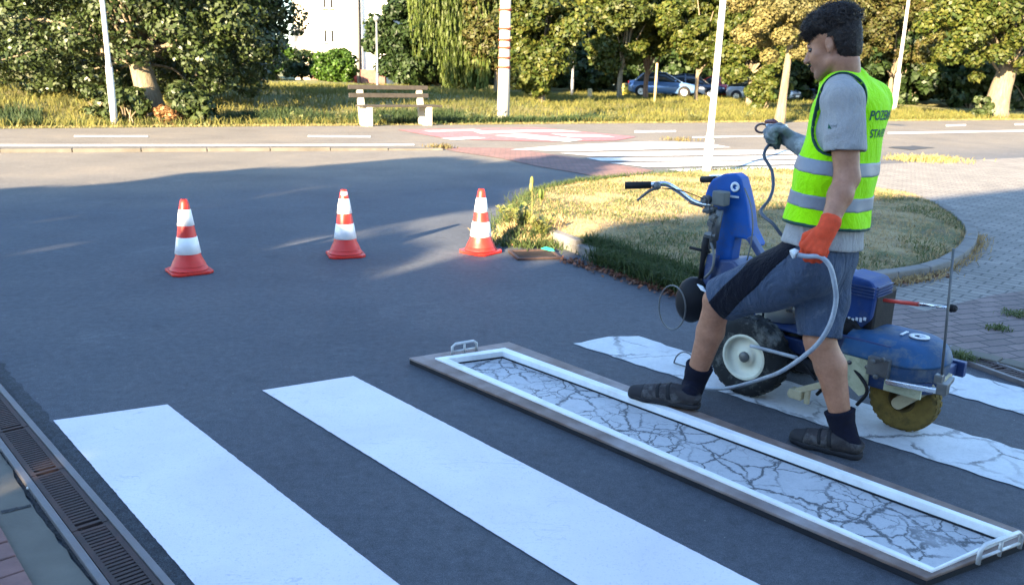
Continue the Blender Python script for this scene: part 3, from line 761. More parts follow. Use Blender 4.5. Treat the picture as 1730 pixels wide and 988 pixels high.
def far_weed(px, h, spread, label, n=7, v=0.7):
    # stands on the verge in the column px
    lo, hi = 10.0, 80.0
    for _ in range(30):
        Y = (lo + hi) / 2; g = GX(px, Y)
        if E_V.dot(g) < V_EDGE + v: lo = Y
        else: hi = Y
    g = GX(px, lo); g.z = float(terrain_z(g.x, g.y)) - 0.02
    return weed_plant(g, h, n, label, spread, M_VERGEWEED, leafsize=0.09)
M_VERGEWEED = leafy('pale_weed_leaf', [(0.140, 0.154, 0.063), (0.196, 0.196, 0.084), (0.105, 0.126, 0.042)], 0.6, 0.35)
for px, h, sp, lb in ((505, .36, .22, 'pale weed clump on the verge left of the bench'), (575, .42, .2, 'pale weed clump just left of the bench legs'), (652, .3, .14, 'small pale weed under the bench seat'),
                      (792, .5, .25, 'tall pale weed clump left of the banded concrete pole'), (826, .55, .28, 'wide pale weed clump touching the banded concrete pole'), (1170, .5, .35, 'pale green weed clump on the verge left of the thin white pole'), (1035, .4, .3, 'pale weed clump on the verge in front of the parked cars'), (1260, .45, .3, 'pale weed clump on the verge right of the thin white pole')):
    far_weed(px, h, sp, lb)
M_TUFT = leafy('road_tuft', [(.10, .08, .04), (.15, .115, .05), (.07, .075, .03)], .8, .2)
# tufts on the near side of the far road
for px, n, s, h, lb in (((745, 251), 160, .14, .09, 'dark tuft of grass in the broken kerb end'), ((1150, 238), 120, .25, .09, 'dry brown tuft on the road edge behind the far zebra'), ((1565, 272), 900, .36, .10, 'yellow grass tuft on the pavement edge right of the worker')):
    c = G(*px); pts = [(c.x + random.gauss(0, s), c.y + random.gauss(0, s * .6), 0.004) for _ in range(n)]
    tag(blades('grass_tuft', pts, h, 0.02, M_TUFT if px[0] != 1565 else M_VERGE, .5), lb, 'grass tuft')
pc = GP((1500, 250), (1540, 246.5), (1580, 250), (1540, 254.5))
sheet('road_patch', pc, mat_asphalt('patch_asphalt', (0.035, 0.04, 0.05)), 0.009, sub=.2, jit=.05)

# ================================================================== trees
def leaf_cloud(clusters, n, size, flat=0.75, up=0.35, droop=0.0, tight=0.9):
    """clusters: (x,y,z,r). Leaves sit mostly on the outside of each clump."""
    C = np.array(clusters, float); C[:, 3] *= tight; w = C[:, 3] ** 2; w /= w.sum()
    k = RNG.choice(len(C), n, p=w); c = C[k]
    d = RNG.normal(0, 1, (n, 3)); d /= np.linalg.norm(d, axis=1)[:, None]
    rr = c[:, 3] * (1 - np.abs(RNG.normal(0, 0.22, n))).clip(0.15, 1.0) * (1 + 0.22 * np.sin(d[:, 0] * 5 + k) * np.sin(d[:, 2] * 6 + k * 1.7))
    p = c[:, :3] + d * rr[:, None] * np.array([1, 1, flat])
    nrm = d + RNG.normal(0, 0.55, (n, 3)) + np.array([0, 0, up]); nrm /= np.linalg.norm(nrm, axis=1)[:, None]
    t = np.cross(nrm, RNG.normal(0, 1, (n, 3))); t[:, 2] -= droop; t -= nrm * (t * nrm).sum(1)[:, None]
    t /= np.linalg.norm(t, axis=1)[:, None] + 1e-9
    b = np.cross(nrm, t); s = size * RNG.uniform(0.6, 1.35, n)[:, None]
    fold = nrm * s * 0.18
    V = np.stack([p - t * s * .6, p + b * s * .42 - t * s * .05 + fold, p + t * s * .7, p - b * s * .42 - t * s * .05 + fold], 1).reshape(-1, 3)
    F = np.arange(n * 4).reshape(-1, 4)
    return V, F
def branchwork(m, base, fork, r0, clusters, every=1, limb=1.0, taper=.35, spread=.25):
    """trunk from base to fork, then limbs to the clumps"""
    base = Vector(base); fork = Vector(fork)
    mid = base.lerp(fork, .5) + Vector((random.gauss(0, .04), random.gauss(0, .04), 0))
    tp = bez([base, mid, fork], 10); N = len(tp)
    m.tube(tp, [r0 * (1.35 if i == 0 else 1.08 if i == 1 else 1 - taper * i / N) for i in range(N)], 12)
    for i, c in enumerate(clusters):
        if i % every: continue
        e = Vector(c[:3]); s = fork.lerp(base, random.uniform(0, spread)); q = s.lerp(e, .5) + Vector((random.gauss(0, .15), random.gauss(0, .15), .25 * (e - s).length * random.uniform(.2, .6)))
        pts = bez([s, q, e], 8); n = len(pts); rr = limb * min(r0 * .42, 0.03 + 0.035 * c[3])
        m.tube(pts, [rr * (1 - .85 * k / (n - 1)) + .008 for k in range(n)], 7)
def mat_bark(name, col):
    m, nt, b, out = newmat(name); v = coords(nt, (9, 9, 1.6))
    n = tex_noise(nt, v, 1.5, 7, 0.7, 0.6)
    c = ramp(nt, n, [(0.32, tuple(x * .45 for x in col)), (0.55, col), (0.75, tuple(x * 1.35 for x in col))]).outputs[0]
    nt.links.new(c, b.inputs['Base Color']); b.inputs['Roughness'].default_value = 0.95
    bump(nt, b, n, 1.0, 0.05); return m
M_BARK = mat_bark('grey_brown_bark', (0.20, 0.155, 0.105)); M_BARKPALE = mat_bark('pale_bark', (0.175, 0.14, 0.092))
GREEN = {
    'linden': leafy('linden_leaf', [(0.024, 0.040, 0.011), (0.039, 0.059, 0.019), (0.052, 0.071, 0.026), (0.031, 0.046, 0.019), (0.088, 0.105, 0.056)], 0.42, 0.18, 0.35),
    'maple': leafy('maple_leaf', [(0.031, 0.053, 0.009), (0.052, 0.071, 0.012), (0.078, 0.090, 0.019), (0.099, 0.099, 0.022)], 0.5, 0.3, 0.3),
    'dark': leafy('dark_leaf', [(0.012, 0.026, 0.007), (0.021, 0.040, 0.011), (0.031, 0.053, 0.015), (0.016, 0.031, 0.010)], 0.5, 0.2, 0.3),
    'willow': leafy('willow_leaf', [(0.057, 0.090, 0.014), (0.083, 0.112, 0.022), (0.104, 0.127, 0.031)], 0.55, 0.35, 0.3),
    'autumn': leafy('turning_leaf', [(0.052, 0.062, 0.015), (0.075, 0.078, 0.022), (0.078, 0.060, 0.024), (0.095, 0.099, 0.025)], 0.55, 0.3, 0.3),
    'bright': leafy('bright_leaf', [(0.026, 0.062, 0.007), (0.042, 0.090, 0.012), (0.057, 0.105, 0.015)], 0.45, 0.25, 0.4),
    'sparse': leafy('sparse_leaf', [(0.135, 0.125, 0.045), (0.175, 0.150, 0.062), (0.21, 0.175, 0.08)], 0.6, 0.35, 0.3),
}
def clumps(c, rad, n, r, seed, low=-1.0, shell=0.55):
    rg = np.random.default_rng(seed); out = []
    while len(out) < n:
        d = rg.normal(0, 1, 3); d /= np.linalg.norm(d); q = rg.uniform(shell, 1.0)
        if d[2] * q < low: continue
        out.append((c[0] + d[0] * rad[0] * q, c[1] + d[1] * rad[1] * q, c[2] + d[2] * rad[2] * q, r * rg.uniform(.7, 1.3)))
    return out
def tree(label, base, fork_h, lean, r0, cl, nleaf, size, leafmat, bark=None, droop=0.0, group=None, every=1, cat='tree', name='tree', limb=1.0):
    base = Vector(base)
    t = empty(name, base, 0, label, cat, group)
    L = [(c[0] - base.x, c[1] - base.y, c[2] - base.z, c[3]) for c in cl]
    m = MB()
    if limb < 1:   # slender tree: a stem running up through the crown with thin darker branches along it
        branchwork(m, (0, 0, -.15), (lean[0], lean[1], fork_h), r0, [], taper=.8)
        w_ = MB(); branchwork(w_, (lean[0] * .55, lean[1] * .55, fork_h * .55), (lean[0], lean[1], fork_h), r0 * .3, L, every, limb, .8, 1.0); w_.build('branches', M_BARK, t)
    else: branchwork(m, (0, 0, -.15), (lean[0], lean[1], fork_h), r0, L, every, limb)
    m.build('trunk', bark or M_BARK, t)
    V, F = leaf_cloud(L, int(nleaf * 1.5), size * .8, droop=droop)
    link_mesh('crown', np_mesh('crown', V, F), leafmat, t)
    return t
def TB(px, Y):
    g = GX(px, Y, .3); g.z = float(terrain_z(g.x, g.y)); return g
def CL(px, py, Y, r): p = P(px, py, Y); return (p.x, p.y, p.z, r)

# -- big leaning linden at the left, its crown hanging low
Y1 = 26.5
b = TB(262, Y1)
cl = [CL(*q) for q in ((30, 30, 27, 1.2), (100, -20, 27.5, 1.5), (-50, 40, 28, 1.5), (60, 90, 26.5, 1.0), (-30, 110, 27.5, .9), (130, 60, 26, 1.0), (150, 120, 27.5, .9), (90, 135, 28, .6), (200, 20, 26, 1.2), (260, -10, 25.5, 1.2), (300, 40, 25.5, 1.0), (225, 85, 25.8, .7),
      (340, 90, 26, 1.0), (390, 30, 26, 1.1), (430, 70, 27, 1.1), (375, 130, 27, .75), (330, 150, 27.5, .6), (440, 0, 27.5, 1.2), (480, 30, 28.5, .9), (420, 115, 28, .8), (290, 110, 28.5, 1.1), (200, 130, 29.5, 1.2), (120, 100, 30, 1.5), (330, 30, 30, 1.7), (30, 60, 31, 1.7), (220, 20, 30.5, 1.8), (420, 90, 30.5, 1.4), (-90, 60, 30, 1.6), (160, 150, 29, .5), (60, 145, 28.5, .5), (270, 130, 30, 1.0), (100, 135, 30.5, .9), (10, 115, 30, .9), (420, 140, 30.5, .8), (350, 130, 31, 1.0), (200, 140, 31.5, 1.2))]
cl += clumps((b.x, b.y + .5, 5.4), (5.2, 4.2, 3.6), 46, 1.35, 5, low=-.25)
tree('big linden with a low dark crown and a leaning trunk behind the left lamp post', b, 2.0, (-.45, 0, 0), 0.42, cl, 78000, 0.145, GREEN['linden'], M_BARKPALE, every=2)
def shrub(label, base, rad, n, size, mat, seed=1, group=None, name='shrub', r=None, nc=14, shell=.4):
    base = Vector(base); t = empty(name, base, 0, label, 'shrub', group)
    cl = clumps((0, 0, rad[2] * .95), rad, nc, r or min(rad) * .5, seed, low=-.85, shell=shell)
    m = MB()
    for c in cl[::2]:
        m.tube(bez([Vector((random.gauss(0, .08), random.gauss(0, .08), -.05)), Vector((c[0] * .4, c[1] * .4, c[2] * .6)), Vector(c[:3])], 6), [.03, .026, .022, .018, .014, .01, .008][:7], 5)
    m.build('stems', M_BARK, t)
    V, F = leaf_cloud(cl, n, size); V[:, 2] = np.maximum(V[:, 2], 0.0)
    link_mesh('foliage', np_mesh('foliage', V, F), mat, t)
    return t
shrub('grey-green shrub at the foot of the leaning linden, on its right', TB(325, 25.3) , (1.1, .7, .75), 3800, .13, GREEN['linden'], 3)
shrub('grey-green shrub between the left lamp post and the linden trunk', TB(213, 25.0), (.75, .5, .72), 2200, .12, GREEN['linden'], 4)
shrub('low grey-green shrub left of the lamp post foot', TB(160, 25.6), (.6, .5, .45), 1100, .11, GREEN['linden'], 14)
shrub('small rusty brown dying shrub at the foot of the linden trunk', TB(275, 24.6), (.45, .35, .35), 900, .09, leafy('rusty_leaf', [(.22, .10, .04), (.28, .15, .06), (.16, .09, .04)]), 6)

# -- behind: clipped bush, dark bushes, house side
shrub('rounded sunlit green bush in front of the white house', TB(566, 60), (1.35, 1.2, 1.15), 15000, .15, GREEN['bright'], 8, nc=70, shell=.7, r=.5)
shrub('loose green bush at the left of the white house', TB(468, 58), (1.3, 1.2, 1.3), 4500, .2, GREEN['bright'], 9)
shrub('dark bush between the two green bushes before the house', TB(512, 62), (1.2, 1.2, 1.2), 4000, .2, GREEN['dark'], 10)
shrub('dark low bush under the right edge of the linden crown', TB(415, 56), (1.6, 1.2, 1.3), 4500, .2, GREEN['dark'], 12)
Y = 52; b = TB(690, Y)
cl = clumps((b.x, b.y, b.z + 3.4), (2.1, 2.0, 3.2), 46, .85, 21, low=-.95)
tree('dark green round tree between the house and the willow', b, 1.6, (0, 0, 0), .2, cl, 19000, .24, GREEN['dark'], every=3)
# willow: hanging strands
Y = 50; b = TB(785, Y); t = empty('willow_tree', b, 0, 'weeping willow with pale hanging strands reaching the grass', 'tree')
m = MB(); lim = [(random.gauss(0, 1.0), random.gauss(0, .9), random.uniform(4.6, 8.5), .6) for _ in range(26)]
branchwork(m, (0, 0, -.1), (.1, 0, 2.6), .26, lim); m.build('trunk', M_BARK, t)
SV = []
for i in range(1500):
    a = random.choice(lim); x = a[0] * 1.0 + random.gauss(0, .38); y = a[1] + random.gauss(0, .38); z = a[2] + random.uniform(-.4, .8); zb = max(0.1, random.choice((random.uniform(.1, 1.2), random.uniform(.2, 3.5)))) if abs(x) < 1.35 else random.uniform(1.6, 4.5)
    if zb > z: continue
    n = int((z - zb) / .16)
    for k in range(n):
        q = z - k * .16; xx = x + .12 * math.sin(q * 1.5 + i) + .05 * (z - q) * (1 if x > 0 else -1) * .3
        an = random.uniform(0, 6.28); ca, sa = math.cos(an) * .035, math.sin(an) * .035
        SV += [(xx - ca, y - sa, q), (xx + ca, y + sa, q), (xx + ca * .6 + random.gauss(0, .03), y + sa * .6, q - .24), (xx - ca * .6 + random.gauss(0, .03), y - sa * .6, q - .24)]
link_mesh('crown', np_mesh('crown', SV, np.arange(len(SV)).reshape(-1, 4)), GREEN['willow'], t)
# row of maples
def maple(px, Y, lab, mat='maple', crad=(2.4, 2.2, 3.2), cz=3.9, seed=0, n=20000, low=-.9, r0=.17, size=.24, fork=1.8, bark=None, nc=48, r=.85, lean=(0, 0, 0), extra=()):
    b = TB(px, Y); cl = clumps((b.x, b.y, b.z + cz), crad, nc, r, seed, low=low) + [CL(*e) for e in extra]
    return tree(lab, b, fork, lean, r0, cl, n, size, GREEN[mat], bark, every=3)
maple(838, 49, 'maple with mixed yellow-green leaves behind the banded pole', 'autumn', (1.7, 1.6, 3.4), 3.9, 31, 15000, size=.22)
maple(915, 38, 'maple with branches down to the grass right of the banded pole', 'maple', (1.75, 1.5, 2.9), 3.0, 32, 19000, -.98, size=.2, r=.72, nc=52)
maple(1047, 47, 'maple with a pale trunk left of the parked blue car', 'maple', (2.2, 2.0, 2.6), 4.2, 33, 19000, -.9, bark=M_BARKPALE, size=.22, fork=1.9, r=.75, nc=46)
maple(1091, 50, 'maple with a reddish trunk standing behind the blue car', 'maple', (2.3, 2.0, 2.7), 4.9, 35, 17000, -.85, bark=mat_bark('red_bark', (.2, .125, .09)), size=.23, r=.8, nc=44)
maple(1175, 46, 'maple hanging over the parked cars left of the thin white pole', 'maple', (2.4, 1.9, 2.5), 4.25, 36, 19000, -.8, size=.22, r=.75, nc=46, r0=.12)
maple(1265, 44, 'dense green tree right of the thin white pole', 'maple', (2.0, 1.8, 3.0), 4.2, 37, 17000, -.9, size=.21, r=.7, nc=46)
shrub('low maple bush at the right end of the parked cars', TB(1290, 41), (.95, .8, 1.05), 3600, .17, GREEN['maple'], 16)
b = TB(1318, 30.5)
cl = [CL(*q) for q in ((1260, 60, 30.5, .55), (1300, 20, 30, .6), (1345, 30, 30.5, .6), (1380, 60, 31, .6), (1320, -30, 30, .8), (1250, 0, 31, .7), (1400, 10, 31, .8), (1360, -40, 30.5, .9), (1270, -50, 31, .9), (1290, 70, 31.5, .5), (1360, 80, 31.3, .5))]
cl += clumps((b.x + .3, b.y, 4.7), (1.8, 1.6, 1.5), 16, .8, 41)
tree('slender tree with a pale sunlit trunk and thin yellowish crown beside the worker', b, 5.2, (.22, 0, 0), .17, cl + [CL(*q) for q in ((1300, 95, 30.2, .35), (1350, 90, 30.2, .35), (1325, 60, 29.9, .5), (1285, 40, 29.9, .5), (1365, 20, 29.9, .5), (1325, 10, 29.6, .6))], 34000, .12, GREEN['sparse'], M_BARKPALE, every=2, limb=.45)
maple(1430, 51, 'tree with browning leaves behind the worker', 'autumn', (2.3, 2.0, 2.7), 4.7, 42, 17000, -.85, size=.2, r=.75, nc=42)
maple(1500, 53, 'tree with yellowing lower leaves behind the thicker white pole', 'autumn', (2.4, 2.2, 3.0), 5.2, 43, 18000, -.75, size=.23, r=.85, nc=42)
b = TB(1682, 40)
cl = [CL(*q) for q in ((1600, 90, 39, .75), (1570, 118, 39, .4), (1640, 60, 38.5, .9), (1690, 90, 38.5, .7), (1730, 60, 38.5, .9), (1650, 130, 39, .35), (1700, 20, 38.5, 1.0), (1610, 20, 39, 1.0), (1570, 40, 40, .8), (1780, 30, 39, 1.1), (1780, 100, 39.5, .8), (1730, 110, 39, .5), (1645, 100, 39, .6))]
cl += clumps((b.x, b.y + .5, 5.6), (3.6, 3.0, 2.8), 36, 1.05, 44, low=-.5)
tree('broad maple with a thick pale trunk at the right edge', b, 2.4, (.25, 0, 0), .58, cl, 30000, .2, GREEN['maple'], M_BARKPALE, every=2)
shrub('small shrub at the foot of the thick pale trunk', TB(1660, 39.3), (.55, .4, .55), 1200, .13, GREEN['linden'], 17)
# dark hedge and further trees closing the view
for i, (px, Y, rx, h, lab) in enumerate(((1400, 52, 3.0, 2.2, 'dark hedge bush behind the worker'), (1530, 54, 3.2, 2.4, 'dark hedge bush behind the thicker white pole'), (1640, 52, 3.0, 2.2, 'dark hedge bush left of the thick pale trunk'), (1745, 50, 3.0, 2.3, 'dark hedge bush right of the thick pale trunk'), (1300, 58, 3.2, 2.0, 'dark hedge bush behind the cars at the right'), (1000, 62, 2.4, 1.8, 'dark hedge bush behind the metal lamp post'), (740, 58, 2.0, 1.8, 'dark hedge bush left of the willow'), (1100, 66, 3.4, 2.4, 'dark hedge bush behind the blue car'), (1205, 67, 3.4, 2.6, 'dark hedge bush behind the red car'))):
    shrub(lab, TB(px, Y), (rx, 1.6, h), 9000, .3, GREEN['dark'], 60 + i, 'hedge bushes under the far trees', nc=26, r=.9)
for i, (px, Y, lab) in enumerate(((1380, 60, 'tall dark tree far behind the worker'), (1560, 62, 'tall dark tree far behind the thicker white pole'), (1720, 58, 'tall dark tree far behind the broad maple'), (1200, 68, 'tall dark tree far behind the cars'), (1010, 70, 'tall dark tree far behind the maples'), (870, 66, 'tall dark tree far behind the banded pole'), (180, 62, 'tall dark tree far behind the linden'), (20, 60, 'tall dark tree at the far left edge'), (330, 66, 'tall dark tree left of the white house'))):
    maple(px, Y, lab, 'dark', (4.2, 3.6, 5.0), 5.6, 80 + i, 15000, -.9, size=.42, r=1.5, nc=46, r0=.3)
# the far wood closing the horizon: one mass
wc = []
for px in range(-500, 2300, 60):
    if 455 < px < 680: continue
    for k in range(4):
        p = P(px + random.uniform(-30, 30), 60, 84 + random.uniform(-6, 8)); wc.append((p.x, p.y, (1.4, 4.5, 8.0, 11.5)[k] + random.uniform(-.8, .8), random.uniform(2.8, 3.8)))
V, F = leaf_cloud(wc, 70000, .75, tight=1.0)
tag(link_mesh('far_wood', np_mesh('far_wood', V, F), GREEN['dark']), 'dark mass of trees closing the view beyond the car park', 'trees', kind='stuff')
# ================================================================== house
M_PLASTER = plain('white_plaster', (0.78, 0.76, 0.72), 0.9, 0, 0.05, 3, 0.3)
M_PLINTH = plain('brown_plinth', (0.16, 0.085, 0.07), 0.9, 0, 0.2, 5)
M_GREYTRIM = plain('grey_downpipe', (0.22, 0.21, 0.20), 0.6)
M_GLASS = plain('window_glass', (0.012, 0.013, 0.014), 0.45, 0, 0.1, 3, 0, spec=.05)
M_FRAMEW = plain('window_frame', (0.7, 0.7, 0.68), 0.5)
M_SILL = plain('orange_sill', (0.5, 0.24, 0.10), 0.6)
M_ROOF = plain('roof_tiles', (0.23, 0.09, 0.06), 0.85, 0, 0.25, 6, 0.6)
hL, hR = GX(548, 68, .6), GX(604, 68, .6)
hx = Vector((hR.x - hL.x, 0, 0)).length
house = empty('white_house', (hL.x, 68, 0.3), 0, 'tall white plastered house with narrow paired windows behind the round bush', 'house')
sc = 68 / 1400.0
def hz(py, px=575): return P(px, py, 68).z - 0.3
wall = MB(); W = hx
wall.box((W / 2 + 0.0, 4, 5.5), (W, 8, 11.0)); wall.build('wall', M_PLASTER, house)
wg = MB(); wg.box((W + 1.35, 4.6, 5.5), (2.2, 8, 11.0)); wg.build('wing_wall', M_PLASTER, house)
lw = MB(); lw.box((-1.4, 5.2, 4.6), (2.7, 7, 9.2)); lw.build('side_wall', plain('beige_plaster', (0.55, 0.49, 0.40), .9, 0, .15, 4), house)
pl = MB(); pl.box((W / 2 + .55, 3.97, .5), (W + 3.3, 8.1, 1.5)); pl.build('plinth', M_PLINTH, house)
dp = MB(); dp.tube([(W + .12, -.1, 11), (W + .12, -.1, .2)], .14, 10); dp.build('downpipe', M_GREYTRIM, house)
rf = MB()
rf.extrude([(-.4, -.4, 11.02), (-.4, 8.6, 11.02), (-.4, 4.1, 14.0)], (W + 3.2, 0, 0)); rf.build('roof', M_ROOF, house)
for (py0, py1) in ((-95, -62), (-28, 14), (52, 72)):
    for px0, px1 in ((550.5, 554.5), (562, 566.5)):
        x0 = GX(px0, 68, .6).x - hL.x; x1 = GX(px1, 68, .6).x - hL.x; z1, z0 = hz(py0), hz(py1)
        w = MB(); w.box(((x0 + x1) / 2, -.02, (z0 + z1) / 2), (x1 - x0 + .12, .1, z1 - z0 + .12)); wo_ = w.build('window', M_FRAMEW, house)
        g = MB(); g.box(((x0 + x1) / 2, -.05, (z0 + z1) / 2), (x1 - x0, .09, z1 - z0)); g.build('pane', M_GLASS, wo_)
        s = MB(); s.box(((x0 + x1) / 2, -.12, z0 - .1), (x1 - x0 + .25, .22, .08)); s.build('sill', M_SILL, wo_)
# ================================================================== poles and lamp posts
M_POLEW = plain('pale_pole_paint', (0.50, 0.48, 0.44), 0.5, 0, 0.08, 5, 0.1, dirt=(.35, .32, .27), dirt_scale=2)
M_CONPOLE = plain('concrete_pole', (0.44, 0.41, 0.36), 0.85, 0, 0.12, 3, 0.4)
M_BAND = plain('rusty_strap', (0.16, 0.045, 0.025), 0.8, 0, .3, 20)
M_STEEL = plain('galvanised_steel', (0.2, 0.21, 0.23), 0.5, 0.3, 0.1, 20, 0.1)
def axis_pole(base, top_px, topY=None):
    return base
def lamp_post(base, lean, h, r0, r1, thick_h, label, mat=M_POLEW, arm=True, group=None):
    t = empty('lamp_post', base, 0, label, 'lamp post', group)
    L = Vector((lean[0], lean[1], 1)); m = MB()
    MB().tube([L * -.1, L * thick_h], r0, 14).build('base_tube', mat, t)
    MB().tube([L * thick_h, L * (thick_h + .12), L * h], [r0, r1, r1 * .75], 14).build('pole', mat, t)
    if arm:
        top = L * h
        MB().tube(bez([top - Vector((0, 0, .1)), top + Vector((.1, -.2, .25)), top + Vector((.4, -1.0, .4))], 8), .035, 8).build('arm', mat, t)
        hd = MB(); hd.box(top + Vector((.5, -1.35, .4)), (.26, .75, .12), rz=.25); hd.build('lamp_head', M_STEEL, t, bevel=.03)
    else:
        hd = MB(); hd.lathe([(.02, -.02), (.09, 0), (.16, .12), (.17, .2), (.02, .3)], L * h, n=14); hd.build('lamp_head', M_STEEL, t)
    return t
lamp_post(G(194, 212), (-.004, 0), 7.5, .085, .06, 1.42, 'pale lamp post with a thicker foot in front of the linden')
lamp_post(G(1193, 302), (.012, 0), 6.5, .068, .05, .6, 'thin white lamp post rising behind the blue machine')
lamp_post(G(1509, 190), (.0, 0), 7.5, .15, .085, 1.95, 'white lamp post with a thick foot at the road edge right of the worker')
lamp_post(TB(638, 46), (0, 0), 3.45, .07, .06, .8, 'short grey street lamp in front of the dark round tree', M_STEEL, False)
lamp_post(TB(966, 50), (0, 0), 3.4, .09, .07, 1.0, 'short grey street lamp left of the parked cars', M_STEEL, False)
# banded concrete pole
pb = G(850, 206); pole = empty('concrete_pole', pb, 0, 'thick white concrete pole with rusty strap bands beside the bench', 'pole')
MB().tube([(0, 0, -.1), (.0, 0, 2.0), (.0, 0, 8.0)], [.21, .175, .155], 18).build('shaft', M_CONPOLE, pole)
for py in (114, 98, 81, 68, 49, 17, -20, -60):
    z = P(852, py, pb.y).z
    MB().lathe([(.17, -.04), (.205, -.035), (.205, .03), (.17, .035)], (0, 0, z), n=18).build('strap', M_BAND, pole)
# ================================================================== bench
M_WOOD = plain('weathered_plank', (0.045, 0.039, 0.034), 0.9, 0, 0.25, 14, .4)
M_BENCHCON = plain('bench_concrete', (0.40, 0.36, 0.29), 0.9, 0, 0.08, 6, .4)
ba, bb = G(618, 213), G(718, 211.5)
ang = math.atan2((bb - ba).y, (bb - ba).x) * 1.0
bl = (bb - ba).length
bench = empty('park_bench', (ba + bb) / 2, ang, 'park bench with concrete legs and weathered planks beside the far road', 'bench')
for s in (-1, 1):
    x = s * bl / 2
    MB().box((x, -.24, .26), (.17, .12, .52)).build('leg', M_BENCHCON, bench, bevel=.012)
    rear = MB(); rear.extrude([(x - .085, .1, 0), (x - .085, .24, 0), (x - .085, .42, 1.0), (x - .085, .33, 1.0), (x - .085, .2, .5)], (.17, 0, 0)); rear.build('backrest_post', M_BENCHCON, bench, bevel=.01)
    MB().box((x, 0.0, .47), (.14, .36, .1)).build('bracket', M_BENCHCON, bench)
    MB().box((x, -.04, .05), (.15, .3, .1)).build('foot', M_BENCHCON, bench)
for k in range(3): MB().box((.1, -.22 + .17 * k, .545), (bl + .62, .15, .05)).build('seat_plank', M_WOOD, bench, bevel=.008)
for z, y in ((.82, .28), (1.04, .32)): MB().box((-.05, y, z), (bl + .62, .045, .12)).build('backrest_plank', M_WOOD, bench, bevel=.008)
# ================================================================== small posts and bits in the grass
M_STAKE = plain('stake_wood', (0.35, 0.27, 0.15), 0.9)
def stake(px, Y, h, r, lab, mat=M_STAKE):
    b = TB(px, Y); m = MB(); m.tube([b + Vector((0, 0, -.1)), b + Vector((0, 0, h))], [r, r * .9], 8); m.ball(b + Vector((0, 0, h)), (r * .9, r * .9, r * .5), 8, 4)
    return tag(m.build('post', mat), lab, 'post')
stake(442, 46, .85, .13, 'pale wooden post in the grass below the dark bush')
stake(996, 42, .5, .13, 'short pale stump in the grass left of the blue car')
stake(1106, 44, 2.0, .07, 'slim sapling stake standing before the blue car')
hp = TB(600, 64)
tag(MB().lathe([(.0, 0), (.16, 0), (.16, .55), (.11, .62), (.19, .66), (.15, .85), (.02, .95)], hp, n=14).build('hydrant', plain('hydrant_red', (.5, .06, .04), .5)), 'small red hydrant at the corner of the white house', 'hydrant')
bn = TB(1056, 53); bin_ = empty('waste_bin', bn, 0, 'yellow waste bin left of the blue car', 'bin')
MB().lathe([(.0, 0), (.3, 0), (.34, .62), (.3, .64)], (0, 0, 0), n=16).build('bin_body', plain('bin_yellow', (.62, .5, .08), .5), bin_)
MB().lathe([(.35, .62), (.36, .68), (.2, .76), (.01, .78)], (0, 0, 0), n=16).build('lid', plain('bin_lid', (.2, .17, .06), .5), bin_)
